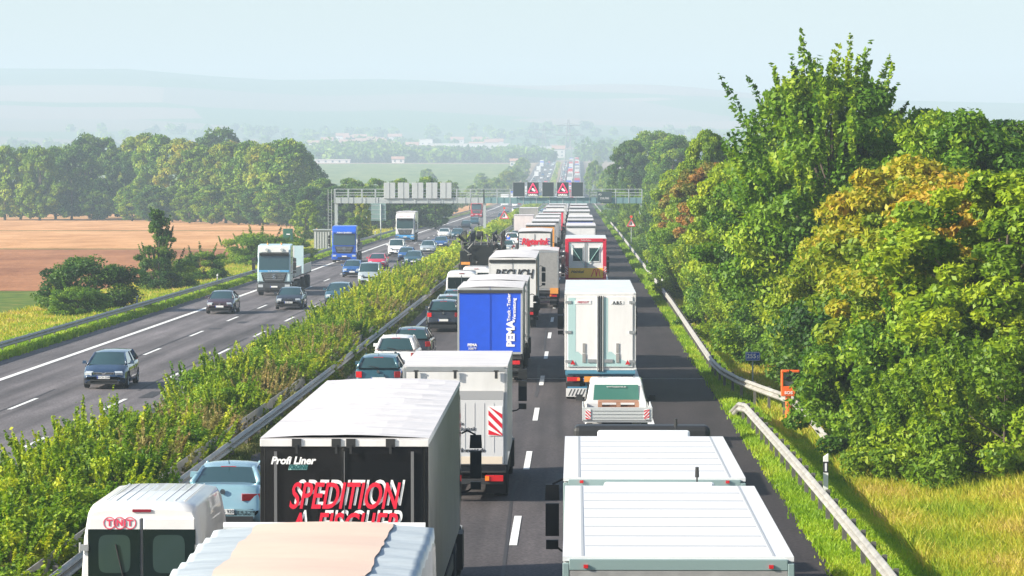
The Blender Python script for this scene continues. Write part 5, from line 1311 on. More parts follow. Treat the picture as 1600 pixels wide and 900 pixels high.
# ------------------------------------------------------------------ dark crane chassis on the left lane
def machine():
    d = 222; X = -6.35; r = empty('crane_truck', (X, d, zg(d) + .012)); tag(r, 'dark green heavy crane carrier full of pipes and cables in the left lane', 'crane truck'); r.scale = (1.08, 1, 1.16)
    mm = mat('machine_green', (.008, .013, .012), .6, .2, var=.5, vscale=2); m2 = mat('machine_grey', (.045, .05, .05), .6, .4, var=.4, vscale=3); rng = random.Random(3)
    b = MB(); b.box((0, 6.5, 1.05), (2.7, 13, .35)); b.build('chassis', mm, r, bevel=.02)
    for y in (1.2, 2.7, 7.5, 9, 10.5):
        for s in (-1, 1): wheel(r, s * 1.15, y, .6, .42, 'truck')
    b = MB(); b.box((.1, .5, 2.35), (1.5, .8, 1.5)); b.box((-1.0, .5, 2.2), (.6, .9, 1.1)); b.box((1.1, .5, 2.1), (.4, .9, .9)); b.build('counterweight', mm, r, bevel=.04)
    m3 = mat('worn_light_steel', (.22, .23, .22), .5, .5, var=.4, vscale=5)
    for i in range(14):
        b = MB(); x = rng.uniform(-1.2, 1.2); z = rng.uniform(1.5, 3.1); b.tube((x, -.02, z), (x + rng.uniform(-.35, .35), -.06, z + rng.uniform(-.3, .4)), rng.uniform(.02, .05), None, 6); b.build('hose', m3 if i % 2 else m2, r)
    b = MB()
    for i in range(7): b.tube((-1.2 + i * .4, .3, 3.1), (-1.15 + i * .4, .3, 3.1 + rng.uniform(.2, .6)), .04, .03, 6)
    b.tube((-1.25, .3, 3.25), (1.25, .3, 3.25), .035, .035, 6); b.build('rack', m3, r)
    b = MB(); b.box((0, -.35, 1.32), (2.75, .5, .12)); b.box((0, -.4, .8), (2.5, .1, .2)); b.build('rear_platform', m2, r)
    for s in (-1, 1):
        q = MB(); q.tube((s * .6, -.1, 2.0), (-s * .5, -.1, 1.45), .035, .035, 6); q.build('brace', m2, r)
        q = MB(); q.box((s * .95, -.04, 2.05), (.55, .06, .16)); q.build('indicator', T_ORG, r)
        q = MB(); q.box((s * 1.3, 1.5, 1.5), (.25, .5, .9)); q.build('outrigger', mm, r, bevel=.02)
    for i in range(30):
        b = MB(); y = rng.uniform(.1, 12.3); x = rng.uniform(-1.2, 1.2); z = 1.5 + (1.7 if y < 1 else rng.uniform(.2, 1.9)); a = Vector((x, y, z)); e = a + Vector((rng.uniform(-.7, .7), rng.uniform(-1.2, 1.2), rng.uniform(-.3, .5)))
        b.tube(a, e, rng.uniform(.03, .1), None, 6); b.build('pipe', m2, r)
    b = MB()
    for i in range(26):
        y = rng.uniform(1.2, 12.4); b.box((rng.uniform(-1, 1), y, rng.uniform(1.6, 2.9)), (rng.uniform(.3, .8), rng.uniform(.3, 1.0), rng.uniform(.3, .8)))
    b.build('engine_deck', mm, r, bevel=.02)
    b = MB(); b.box((-.25, 6.5, 2.3), (.9, 6.0, .9)); b.build('superstructure', mm, r, bevel=.05)
    b = MB()
    for i in range(9):
        y = 1.6 + i * 1.2; b.tube((-.7, y, 3.0), (.7, y + 1.0, 3.0), .05, .05, 6); b.tube((.7, y, 3.0), (-.7, y + 1.0, 3.0), .05, .05, 6)
    for s in (-1, 1):
        b.tube((s * .7, 1.4, 3.0), (s * .7, 12.6, 3.0), .08, .08, 6); b.tube((s * .7, 1.4, 3.7), (s * .7, 12.6, 3.7), .06, .06, 6)
        for i in range(10): b.tube((s * .7, 1.4 + i * 1.2, 3.0), (s * .7, 2.0 + i * 1.2, 3.7), .04, .04, 5)
    b.build('lattice_boom', m2, r)
    b = MB()
    for s in (-1, 1):
        b.path([(s * 1.25, .4, 3.1), (s * 1.25, .4, 3.7), (s * 1.25, 4, 3.8), (s * 1.25, 11.5, 3.75), (s * 1.25, 12.3, 3.1)], .03, 6)
        for y in (2, 4, 6, 8, 10): b.tube((s * 1.25, y, 2.6), (s * 1.25, y, 3.78), .025, .025, 5)
    b.build('handrail', m2, r)
    q = MB(); q.lathe([(-.25, .01), (-.2, .22), (-.16, .25), (.16, .25), (.2, .22), (.25, .01)], 'x', 16, (-.15, 3.0, 3.6)); q.build('cable_drum', m2, r)
    q = MB(); q.box((0, 13.6, 1.9), (2.6, 1.7, 1.9)); c = q.build('cab', mm, r, bevel=.1); q = MB(); q.box((0, 14.47, 2.3), (2.2, .02, .8)); q.build('windscreen', M_GLASS, c)
machine()

# ------------------------------------------------------------------ oncoming traffic
T_SILB = paint('cab_pale_blue', (.50, .66, .70)); T_CABB = paint('cab_blue', (.01, .10, .55)); T_GRYB = paint('bumper_grey', (.045, .048, .052))
ONC = 'cars coming the other way'
car('wagon', C_NAVY, 'dark blue estate with chrome wing grille nearest on the opposite carriageway', 'car', -19.1, 134, True, grille='bar', plate='M CH 2500')
car('sedan', C_PLUM, 'dark plum saloon in the opposite slow lane ahead of the silver lorry', 'car', -22.45, 209, True)
car('sedan', C_BLK, 'black saloon with twin-kidney grille on the opposite middle lane', 'car', -18.7, 216, True, grille='kidney', plate='GI SD 57')
car('wagon', C_TEAL, 'dark car half hidden behind the tip of the hedge', 'car', -16.1, 224, True, lod=1)
car('van', C_SIL, 'silver people carrier in the opposite fast lane behind the hedge', 'car', -16.35, 262, True, lod=1)
car('hatch', C_BLUE, 'dark blue hatchback in front of the blue lorry', 'car', -19.3, 286, True, lod=1)
car('sedan', C_RED, 'red saloon right of the blue lorry', 'car', -18.7, 312, True, lod=1)
car('wagon', C_TEAL, 'teal car closest to the hedge below the white van', 'car', -15.75, 321, True, lod=1)
car('hatch', C_BLUE, 'blue car just in front of the white van', 'car', -17.3, 338, True, lod=1)
car('van', C_WHITE, 'white van in front of the white lorry with blue skirt', 'van', -19.5, 360, True, lod=1)
car('wagon', C_SIL, 'silver estate by the hedge right of the white van', 'car', -16.6, 372, True, lod=1)
car('sedan', C_BLUE, 'blue saloon behind the silver estate by the hedge', 'car', -16.3, 400, True, lod=1)
car('sedan', C_WHITE, 'white saloon left of the teal one near the gantry middle leg', 'car', -18.5, 466, True, lod=1)
car('hatch', C_TEAL, 'teal hatchback beside the white saloon near the gantry middle leg', 'car', -16.5, 462, True, lod=1)
car('hatch', C_BLK, 'black car seen through the gantry left of its middle leg', 'car', -18.4, 555, True, lod=2)
car('hatch', C_TEAL, 'teal car beyond the black one near the red lorry', 'car', -18.6, 608, True, lod=2)
car('sedan', C_NAVY, 'dark car right of the gantry middle leg on the far road', 'car', -15.6, 700, True, lod=2)
car('sedan', C_GRY, 'grey car beyond the dark one right of the gantry leg', 'car', -15.9, 760, True, lod=2)
car('sedan', C_WHITE, 'white car above the hedge tip on the far road', 'car', -15.5, 850, True, lod=2)

# silver and pale blue construction lorry with trailer
def flat_lorry(name, label, X, d, cabm, cabh, side, crane=None, tall=None, load=None, bumper=None, banner=None):
    L1 = 6.6; Lt = L1 + 2.5; z = zg(d + 4, True); y0 = d + Lt
    r = empty(name, (X, y0, z + .012), math.pi); tag(r, label, 'truck')
    cab(r, L1 + .32, 2.5, cabh, cabm, detail=2, grille_dark=bumper, banner=banner)
    chassis(r, 0, Lt - .4, 1.2, 2.55, [1.4, 2.7, L1 + 1.15])
    q = MB(); q.box((0, L1 / 2, 1.25), (2.5, L1, .1)); q.build('load_bed', M_DRK, r)
    for s in (-1, 1):
        q = MB(); q.box((s * 1.24, L1 / 2, 1.6), (.04, L1 - .1, .65)); q.build('drop_side', side, r)
        q = MB()
        for i in range(6): q.box((s * 1.27, .3 + i * (L1 - .6) / 5, 1.6), (.03, .08, .66))
        q.build('side_post', M_ALU, r)
    q = MB(); q.box((0, .03, 1.6), (2.4, .04, .65)); q.build('tailgate', side, r)
    if tall: q = MB(); q.box((0, L1 - .3, 2.4), (2.5, .08, 2.2)); q.build('headboard', tall, r)
    if crane:
        q = MB(); q.tube((-.6, L1 - .8, 1.3), (-.6, L1 - .8, 3.1), .16, .14, 8); q.tube((-.6, L1 - .8, 3.1), (-1.1, L1 - 2.6, 2.2), .15, .12, 8); q.tube((-1.1, L1 - 2.6, 2.2), (-.2, L1 - 4.0, 2.5), .1, .1, 8); q.build('loading_crane', crane, r)
    return r
r = flat_lorry('construction_lorry', 'silver and pale blue construction lorry with dark grey grille and load crane', -22.0, 242, T_SILB, 3.75, mat('drop_side_white', (.62, .58, .57), .5), C_RED, mat('headboard_white', (.7, .7, .72), .5), bumper=T_GRYB)
c = [o for o in r.children if o.name.startswith('cab')][0]
q = MB(); q.box((0, 8.92, 3.38), (2.1, .03, .42)); q.build('front_sign', C_WHITE, c).rotation_euler = (0, 0, 0)
q = MB(); q.box((0, 9.16, 1.80), (2.2, .02, .14)); q.build('blue_lettering_band', mat('band_blue', (.10, .35, .62), .5), c)
for s in (-1, 1):
    q = MB(); q.lathe([(0, .01), (0, .11), (.06, .11), (.06, .01)], 'y', 12, (s * .55, 8.95, 3.35)); q.build('spot_lamp', M_LIT, c)
    q = MB(); q.tube((s * .5, 8.5, 3.7), (s * .5, 8.5, 3.85), .06, .05, 8); q.build('beacon', T_ORG, c)
lettering(c, 'Bau & Transport', 0, 9.175, 1.80, .13, M_TXW, 'front')
# its trailer is coupled behind and moves with it
z = zg(256, True); q = empty('drawbar_trailer', (-22.1, 262, z + .012), math.pi); tag(q, 'drop-side trailer with pale blue front wall behind the silver construction lorry', 'trailer')
b = MB(); b.box((0, 4, 1.2), (2.5, 7.5, .12)); b.build('load_bed', M_DRK, q)
for s in (-1, 1):
    b = MB(); b.box((s * 1.24, 4, 1.6), (.04, 7.4, .7)); b.build('drop_side', MC['drop_side_white'], q)
    for y in (1.5, 2.8, 6.6): wheel(q, s * 1.05, y, .5, .34, 'truck')
b = MB(); b.box((0, 7.7, 2.3), (2.5, .08, 2.2)); b.build('headboard', T_SILB, q)
b = MB(); b.box((0, 4, 1.02), (.9, 7, .24)); b.build('chassis', M_DRK, q)

r = flat_lorry('flatbed_lorry', 'bright blue lorry with white name strip over the windscreen', -23.3, 334, T_CABB, 3.75, M_DRK, None, None, bumper=None, banner=('Adams Spedition', .22))
r = truck('box_truck', 'white lorry with blue skirt and red-blue script above the windscreen', -22.7, 441, 8, 3.95, M_WHT, M_TARP, M_WHT, C_WHITE, semi=False, oncoming=True, rear='plain', cabh=3.7, detail=0, grille_dark=mat('skirt_blue', (.06, .30, .62), .4))
c = [o for o in r.children if o.name.startswith('cab')][0]
lettering(c, 'Hermann Reisen', 0, 10.12, 3.38, .26, T_LTR, 'front', shear=.2)
q = MB(); q.box((-1.2, 9.2, 2.6), (.05, .5, 1.9)); q.build('side_deflector', mat('deep_blue', (.01, .12, .5), .4), c)
truck('box_truck', 'red lorry by the far bend on the opposite carriageway', -22.0, 735, 13, 3.9, T_RED, M_TARP, T_RED, T_RED, oncoming=True, rear='plain', detail=0, roofstyle='flat')

# tiny traffic climbing the far hill, both ways
random.seed(99)
protos = {}
def far_vehicle(key, m, X, d, opp):
    """small vehicles kilometres away: body and windows only, shared by all copies"""
    k = (key, m.name)
    if k not in protos:
        if key == 'lorry':
            b = MB(); b.box((0, 6, 2.5), (2.5, 12, 2.9)); b.box((0, 6, .8), (2.3, 12, .6)); w = MB(); w.box((0, 13.4, 1.9), (2.4, 2.1, 2.6))
            protos[k] = [('cargo_box', b.mesh('cargo_box', m)), ('cab', w.mesh('cab', C_WHITE if m != C_WHITE else C_RED))]
        else:
            if 'hatch' not in _kinds: _kinds['hatch'] = car_meshes('hatch')
            g = _kinds['hatch']; protos[k] = [('body', slotted(g['body'], m)), ('roof', slotted(g['roof'], m)), ('windscreen', g['ws']), ('rear_window', g['rg'])]
    L = 14.5 if key == 'lorry' else 4.1
    r = empty('truck' if key == 'lorry' else 'car', (X, d + (L if opp else 0), zg(d, opp) + .012), math.pi if opp else 0)
    nm = {'car_white': 'white', 'car_red': 'red', 'car_grey': 'grey', 'car_blue': 'blue', 'car_silver': 'silver', 'white_panel': 'white', 'lorry_red': 'red', 'blue_tarpaulin': 'blue', 'grey_tarpaulin': 'grey'}[m.name]
    side = 'coming down' if opp else 'queueing up'
    tag(r, f"tiny hazy {nm} {key} {side} the far hill beyond the gantry", 'truck' if key == 'lorry' else 'car', f"{nm} {key}s {side} the far hill")
    for n_, me in protos[k]: obj(n_, me, r)
for lane, opp in ((.5, 0), (-3.2, 0), (-6.9, 0), (-15.5, 1), (-19.1, 1), (-22.6, 1)):
    d = 640 if not opp else 930
    while d < 2330:
        if opp: key = 'lorry' if (lane < -22 and random.random() < .6) else 'car'; d += random.uniform(35, 130) * (1 if key == 'car' else 1.2)
        else: key = 'lorry' if (lane > -1 and random.random() < .75) or (lane > -5 and random.random() < .45) else 'car'; d += (20 if key == 'lorry' else 11) + random.uniform(0, 26)
        m = random.choice([M_WHT, M_WHT, T_RED, T_BLUE, M_GREY]) if key == 'lorry' else random.choice([C_WHITE, C_WHITE, C_SIL, C_GRY, C_BLUE, C_RED])
        far_vehicle(key, m, lane + random.uniform(-.3, .3), d, bool(opp))

# ------------------------------------------------------------------ gantry
GM = mat('gantry_galvanised', (.46, .50, .51), .5, .3, var=.12); GB = mat('gantry_teal_grey', (.17, .29, .31), .5, .2)
def gantry():
    d = 430; r = empty('sign_gantry', (-11.7, d, base(d) - .5)); tag(r, 'steel sign gantry spanning both carriageways on three legs', 'gantry'); o = r.location
    def B(name, f, m, parent=r, bev=0): b = MB(); f(b); ob = b.build(name, m, parent, bevel=bev); return ob
    g = lambda x, z: (x - o.x, 0, z - o.z)
    zb, zt, zr = 3.5, 4.25, 5.32
    for s, (xa, xb, m) in enumerate(((-31.2, -11.9, GM), (-11.9, 8.5, GB))):
        def beam(b):
            for y in (-.8, .8):
                b.box(((xa + xb) / 2 - o.x, y, (zb + zt) / 2 - o.z), (xb - xa, .1, zt - zb))
                n = int((xb - xa) / 1.6)
                for i in range(n): b.box((xa + (i + .5) * (xb - xa) / n - o.x, y * 1.08, (zb + zt) / 2 - o.z), (.07, .06, zt - zb + .02))
            b.box(((xa + xb) / 2 - o.x, 0, zb + .04 - o.z), (xb - xa, 1.5, .06))
        B('beam', beam, m)
        def hr(b):
            for y in (-.85, .85):
                for z in (zt + .3, zt + .62, zr): b.tube((xa - o.x, y, z - o.z), (xb - o.x, y, z - o.z), .035, .035, 6)
                n = int((xb - xa) / 1.7)
                for i in range(n + 1): x = xa + i * (xb - xa) / n - o.x; b.box((x, y, (zb + zr) / 2 - o.z), (.09, .07, zr - zb))
        B('handrail', hr, GM)
    for x in (-31.0, -11.8, 8.3):
        zg_ = (base(d) - .6) if x > -27 else base(d) - 1.3
        def leg(b):
            for y in (-.55, .55): b.box((x - o.x, y, (zg_ + zb) / 2 - o.z), (.34, .3, zb - zg_))
            for z in (1.0, 2.5): b.box((x - o.x, 0, z - o.z), (.2, 1.0, .2))
        lg = B('leg', leg, GM)
        if x < -30: B('ladder', lambda b: ([b.tube((x - .55 - .15 * q - o.x, -.6, zg_ - o.z), (x - .55 - .15 * q - o.x, -.6, zr - o.z), .025, .025, 5) for q in (0, 3)], [b.tube((x - .55 - o.x, -.6, zg_ + .4 * k - o.z), (x - 1.0 - o.x, -.6, zg_ + .4 * k - o.z), .02, .02, 4) for k in range(1, 15)]), GM, lg)
    SB = mat('sign_back', (.50, .53, .54), .5, .2, var=.1)
    for i in range(5):
        xc = (609 + i * 22 - 900) / 12.1
        pb = B('sign_back', lambda b: b.box((xc - o.x, -.95, 5.15 - o.z), (1.45, .2, 2.05)), SB, bev=.02)
        B('seam', lambda b: b.box((xc - o.x, -1.06, 5.15 - o.z), (.05, .02, 2.03)), mat('seam_dark', (.12, .14, .15), .6), pb)
    VB = mat('display_black', (.035, .05, .055), .4)
    def led(n, c, e=.22): return mat(n, c, .5, emit=c, estr=e)
    for i, xx in enumerate((811, 833, 856.5, 879.5, 902)):
        xc = (xx - 900) / 12.1 - o.x; zc = 5.3 - o.z
        P_ = B('display', lambda b: b.box((xc, -1.05, zc), (1.5, .22, 1.85)), VB, bev=.01)
        B('display_frame', lambda b: [b.box((xc, -1.17, zc + s * .93), (1.54, .03, .05)) for s in (-1, 1)] + [b.box((xc + s * .76, -1.17, zc), (.05, .03, 1.9)) for s in (-1, 1)], GM, P_)
        if i in (1, 3):
            def tri(b):
                pts = [Vector((xc - .62, -1.19, zc - .42)), Vector((xc + .62, -1.19, zc - .42)), Vector((xc, -1.19, zc + .78))]
                for k in range(3): b.tube(pts[k], pts[(k + 1) % 3], .085, .085, 6)
            B('warning_triangle', tri, led('led_red', (.85, .03, .12)), P_)
            def skid(b): b.box((xc + .05, -1.19, zc - .08), (.5, .04, .2), rot=Matrix.Rotation(R(28), 3, 'Y')); b.box((xc - .02, -1.19, zc + .07), (.28, .04, .16), rot=Matrix.Rotation(R(28), 3, 'Y'))
            B('car_symbol', skid, led('led_white', (.8, .8, .76), .2), P_)
            t = lettering(P_, 'UNFALL', xc, -1.18, zc - .72, .34, led('led_white', (.8, .8, .76), .2), offset=.012)
    kb = B('distance_board', lambda b: b.box(((944.5 - 900) / 12.1 - o.x, -1.0, 4.35 - o.z), (1.85, .08, 1.35)), mat('board_dark', (.05, .08, .085), .5), bev=.01)
    lettering(kb, 'A5', (941 - 900) / 12.1 - o.x - .3, -1.06, 4.65 - o.z, .36, M_TXW); lettering(kb, '255,700', (944.5 - 900) / 12.1 - o.x, -1.06, 4.15 - o.z, .36, M_TXW)
gantry()

# ------------------------------------------------------------------ roadside furniture
def furn(name, label, cat, X, d, z=None, rz=0, group=None):
    r = empty(name, (X, d, ground(X, d) if z is None else z), rz); return tag(r, label, cat, group)
# exit direction board seen from behind
r = furn('direction_board', 'back of a large direction board on two poles in the left verge', 'road sign', -26.9 - 2.2, 455)
b = MB(); b.box((1.5, 0, 4.0), (3.2, .08, 2.4)); B_ = b.build('board_back', mat('board_back_green', (.22, .33, .32), .5, .2), r, bevel=.03)
b = MB()
for z in (3.1, 3.7, 4.3, 4.9): b.box((1.5, -.06, z), (3.1, .03, .06))
b.build('stiffener', GM, B_)
for x in (.55, 2.4):
    b = MB(); b.tube((x, -.12, -.3), (x, -.12, 5.1), .09, .09, 8); b.build('pole', GM, r)
# ribbed cabinet
r = furn('switch_cabinet', 'grey ribbed roadside cabinet with flat roof left of the blue lorry', 'cabinet', -29.6, 388)
b = MB(); b.box((0, 0, 1.35), (1.9, 1.0, 2.6)); c_ = b.build('cabinet_body', mat('cabinet_grey', (.30, .31, .30), .6), r)
for i in range(6): b = MB(); b.box((-.78 + i * .31, -.53, 1.3), (.14, .05, 2.3)); b.build('rib', mat('cabinet_rib', (.52, .53, .52), .6), c_)
b = MB(); b.box((0, 0, 2.7), (2.2, 1.3, .12)); b.build('roof', GM, r)
r = furn('equipment_box', 'green box with a small pale plate among bushes above the silver lorry', 'box', -28.6, 330)
b = MB(); b.box((0, 0, 2.95), (.95, .5, 1.3)); q = b.build('box_body', mat('box_green', (.03, .12, .08), .5), r, bevel=.03)
b = MB(); b.box((.05, -.26, 3.05), (.36, .02, .12)); b.build('plate', M_TXW, q)
b = MB(); b.tube((-.3, 0, -.2), (-.3, 0, 2.4), .05, .05, 6); b.tube((.3, 0, -.2), (.3, 0, 2.4), .05, .05, 6); b.build('pole', POST, r)
# emergency phone
OR = mat('signal_orange', (.80, .13, .02), .45, var=.15, vscale=4)
X, d = 7.02, 110; s_ = 5200 / 111
r = furn('emergency_phone', 'orange emergency telephone pillar at the edge of the bushes', 'emergency phone', X, d); r.scale = (1.3, 1.2, 1.08)
b = MB(); b.tube((0, 0, -.2), (0, 0, 1.05), .085, .075, 12); b.tube((0, 0, .02), (0, 0, .1), .14, .12, 12); b.build('pillar', OR, r, smooth=False)
b = MB(); b.box((0, 0, 1.18), (.36, .26, .30)); b.box((-.155, 0, 1.55), (.055, .26, .50)); b.box((.05, 0, 1.79), (.46, .28, .07)); b.build('housing', OR, r, bevel=.015)
b = MB(); b.box((.03, .04, 1.53), (.26, .1, .38)); q = b.build('speaker_panel', mat('phone_grey', (.35, .40, .42), .5), r)
b = MB(); b.lathe([(0, .01), (0, .085), (-.02, .085), (-.02, .01)], 'y', 16, (.03, -.012, 1.55)); b.build('speaker_grille', M_DRK, q)
lettering(r, 'SOS', .0, -.135, 1.13, .12, M_TXW, offset=.003)
# kilometre sign
r = furn('distance_sign', 'small blue kilometre sign reading 255,5 behind the guardrail', 'road sign', 6.75, 127)
b = MB(); b.tube((0, .03, -.2), (0, .03, 1.3), .03, .03, 8); b.build('pole', GM, r)
b = MB(); b.box((0, 0, 1.5), (.56, .02, .34)); q = b.build('sign_plate', mat('sign_blue', (.015, .09, .50), .4), r, bevel=.006)
b = MB()
for s in (-1, 1): b.box((0, -.012, 1.5 + s * .148), (.52, .006, .016)); b.box((s * .257, -.012, 1.5), (.016, .006, .31))
b.build('border', M_TXW, q); lettering(q, '255', -.05, -.014, 1.5, .24, M_TXW, offset=.006); lettering(q, '5', .19, -.014, 1.47, .16, M_TXW, offset=.004)
# delineator posts
WP = mat('post_white', (.78, .78, .76), .5)
dm_ = None
def delineator(X, d, label):
    global dm_
    r = furn('delineator_post', label, 'post', X, d, group='white delineator posts with black band')
    if dm_ is None:
        b = MB(); b.prism([(-.06, -.25), (.06, -.25), (.06, .62), (-.06, .62)], 'y', -.05, .05); b.prism([(-.06, .9), (.06, .9), (.06, 1.1), (-.06, 1.02)], 'y', -.05, .05)
        k = MB(); k.box((0, 0, .76), (.122, .102, .28)); f = MB(); f.box((0, -.054, .76), (.05, .008, .2))
        dm_ = (b.mesh('post_body', WP), k.mesh('black_band', M_TXT), f.mesh('reflector', mat('reflector_white', (.8, .8, .85), .2)))
    a = obj('post_body', dm_[0], r); q = obj('black_band', dm_[1], r); obj('reflector', dm_[2], q); return r
for X, d, l in [(6.35, 84.5, 'white delineator post nearest the camera beside the right guardrail'), (6.4, 133.5 + 52, 'white delineator post at the kink of the right guardrail'), (6.1, 236, 'white delineator post farther up the right guardrail, second past the kink'),
   (6.2, 290, 'white delineator post third past the kink of the right guardrail'), (-28.3, 214, 'white delineator post behind the left guardrail by the ragged young tree'), (-28.3, 262, 'white delineator post left of the silver lorry cab'), (-28.4, 470, 'thin white delineator post right of the exit board')]:
    delineator(X, d, l)
# roadworks / warning triangles
def triangle(label, X, d, z0=2.2, s=1.0, lamp=False):
    r = furn('warning_sign', label, 'road sign', X, d)
    b = MB(); b.tube((0, .05, -.2), (0, .05, z0 + 1.2 * s), .035, .035, 6); b.build('pole', GM, r)
    b = MB(); b.add([(-.62 * s, 0, z0), (.62 * s, 0, z0), (0, 0, z0 + 1.08 * s), (-.62 * s, .02, z0), (.62 * s, .02, z0), (0, .02, z0 + 1.08 * s)], [(0, 1, 2), (3, 5, 4), (0, 3, 4, 1), (1, 4, 5, 2), (2, 5, 3, 0)])
    q = b.build('sign_plate', M_TXW, r); b = MB(); P3 = [Vector((-.55 * s, -.015, z0 + .05)), Vector((.55 * s, -.015, z0 + .05)), Vector((0, -.015, z0 + .98 * s))]
    for k in range(3): b.tube(P3[k], P3[(k + 1) % 3], .06 * s, .06 * s, 5)
    b.build('red_border', mat('signal_red', (.65, .01, .03), .5), q)
    b = MB(); b.box((0, -.02, z0 + .38 * s), (.12, .01, .36 * s), rot=Matrix.Rotation(R(25), 3, 'Y')); b.build('symbol', M_TXT, q)
    if lamp:
        b = MB(); b.lathe([(0, .01), (0, .17), (-.06, .17), (-.06, .01)], 'y', 14, (0, -.0, z0 + 1.3 * s)); b.build('lamp', mat('signal_lamp', (.75, .06, .02), .4), r)
triangle('red-bordered warning triangle with round lamp on top standing in the hedge', -11.2, 520, 1.9, 1.3, True)
triangle('red-bordered warning triangle on the right verge before the gantry', 6.6, 398, 2.4, .9, True)

# ------------------------------------------------------------------ people out of their cars
def person(label, X, d, rz, shirt, trouser, hair=(.03, .02, .015), h=1.78, arm=0.0):
    r = empty('person', (X, d, zg(d) + .012), rz); tag(r, label, 'person'); k = h / 1.78
    skin = mat('skin', (.45, .27, .2), .6)
    V = [(0, 0, .95), (0, 0, 1.2), (0, 0, 1.42), (0, .0, 1.5), (0, -.01, 1.60), (0, -.01, 1.72)]; Rr = [(.15, .11), (.15, .11), (.16, .10), (.055, .055), (.085, .095), (.07, .08)]
    E = [(0, 1), (1, 2), (2, 3), (3, 4), (4, 5)]
    def chain(a, pts):
        p = a
        for q, rr in pts: V.append(q); Rr.append(rr); E.append((p, len(V) - 1)); p = len(V) - 1
        return p
    for s in (-1, 1):
        chain(2, [((s * .19, 0, 1.40), (.06, .06)), ((s * .25, .02 - .0, 1.12), (.045, .045)), ((s * .24, -.10 - arm * .1, .90 + arm * .2), (.033, .033)), ((s * .235, -.13 - arm * .15, .82 + arm * .25), (.04, .022))])
        chain(0, [((s * .10, 0, .86), (.095, .095)), ((s * .12, -.02, .49), (.062, .065)), ((s * .13, .02, .09), (.042, .045)), ((s * .14, -.13, .04), (.045, .03))])
    def skin_mesh(V, E, Rr, m, name, parent, grow=0.0):
        me = bpy.data.meshes.new(name); me.from_pydata([(x * k, y * k, z * k) for x, y, z in V], E, []); o = obj(name, me, parent)
        sk = o.modifiers.new('skin', 'SKIN'); sk.use_smooth_shade = True
        for v, q in zip(me.skin_vertices[0].data, Rr): v.radius = (q[0] * k + grow, q[1] * k + grow)
        me.skin_vertices[0].data[0].use_root = True
        o.modifiers.new('sub', 'SUBSURF').levels = 1; o.modifiers['sub'].render_levels = 1; me.materials.append(m); return o
    body = skin_mesh(V, E, Rr, skin, 'body', r)
    V2 = [V[0], V[1], V[2]]; E2 = [(0, 1), (1, 2)]; R2 = [Rr[0], Rr[1], Rr[2]]
    for s, b0 in ((-1, 6), (1, 14)):
        i = len(V2); V2 += [V[b0], V[b0 + 1]]; R2 += [Rr[b0], Rr[b0 + 1]]; E2 += [(2, i), (i, i + 1)]
    skin_mesh(V2, E2, R2, shirt, 'jacket', r, .022)
    V3 = [V[0]]; E3 = []; R3 = [Rr[0]]
    for b0 in (10, 18):
        i = len(V3); V3 += [V[b0], V[b0 + 1], V[b0 + 2]]; R3 += [Rr[b0], Rr[b0 + 1], Rr[b0 + 2]]; E3 += [(0, i), (i, i + 1), (i + 1, i + 2)]
    skin_mesh(V3, E3, R3, trouser, 'trousers', r, .02)
    b = MB(); b.lathe([(-.09, .02), (-.04, .085), (.02, .1), (.07, .085), (.105, .03), (.11, .001)], 'z', 12, (0, .02, 1.70)); hb = b.build('hair', mat('hair_dark', hair, .8), r, smooth=True); hb.scale = (k, k, k)
    return r
JB = mat('jacket_blue', (.01, .10, .60), .7); TN = mat('trousers_navy', (.02, .03, .06), .8); KH = mat('khaki', (.30, .24, .16), .8); RS = mat('shirt_red', (.60, .03, .06), .7)
person('person in a blue jacket standing on the road beside the dark crane carrier', -7.55, 372, 2.4, JB, TN)
person('person in khaki clothes beside the one in the blue jacket', -7.95, 370, .6, KH, KH)
person('person in a red top seen behind the dark crane carrier', -9.05, 366, 1.5, RS, TN)
person('dark-haired person in a red shirt next to the red-lettered truck', -5.85, 305, 3.0, RS, TN, arm=1)

# ------------------------------------------------------------------ far buildings, masts, woods
FW = mat('far_wall', (.70, .64, .62), .8); FR = mat('far_roof', (.42, .24, .18), .8); FWI = mat('far_window', (.10, .14, .17), .4)
def building(label, xp, yp, d, w, h, dep=14, flat=False, gname=None):
    X = (xp - 900) * d / 5200; z = ground(X, d); r = empty('building', (X, d, z)); tag(r, label, 'building', gname)
    b = MB(); b.box((0, 0, h / 2 - 1), (w, dep, h + 2)); b.build('wall', FW, r)
    b = MB()
    if flat: b.box((0, 0, h + .25), (w + .6, dep + .6, .5))
    else: b.prism([(-dep / 2 - .5, h), (dep / 2 + .5, h), (0, h + dep * .33)], 'x', -w / 2 - .4, w / 2 + .4)
    b.build('roof', FW if flat else FR, r)
    n = max(2, int(w / 5))
    b = MB()
    for i in range(n):
        for zz in ([h * .5] if h < 6 else [h * .28, h * .68]): b.box((-w / 2 + (i + .5) * w / n, -dep / 2 - .02, zz), (1.4, .05, 1.3))
    b.build('window', FWI, r)
for a in [('long white hall on the far plain left of the motorway', 735, 228, 3350, 80, 9, 30, True), ('second long pale hall between the white hall and the motorway', 806, 232, 3300, 70, 7, 30, True), ('white tower-like block left of the long hall', 666, 225, 3350, 13, 13, 13, True),
    ('low white building under the block on the far plain', 669, 240, 3100, 20, 6, 12, False), ('pale building right of the low white one', 710, 240, 3080, 34, 6, 12, True), ('small farm building with red roof at the edge of the crop field', 622, 265, 2440, 9, 3, 6, False),
    ('long low farm shed at the left end of the crop field', 520, 262, 2480, 26, 2.4, 8, True), ('white house by the foot of the far mast', 873, 242, 3000, 12, 8, 10, False), ('reddish farmhouse beside the climbing road', 803, 268, 2200, 5, 4, 5, False),
    ('far hall on the right over the treeline', 1010, 228, 3300, 120, 9, 30, True)]:
    building(*a)
random.seed(31)
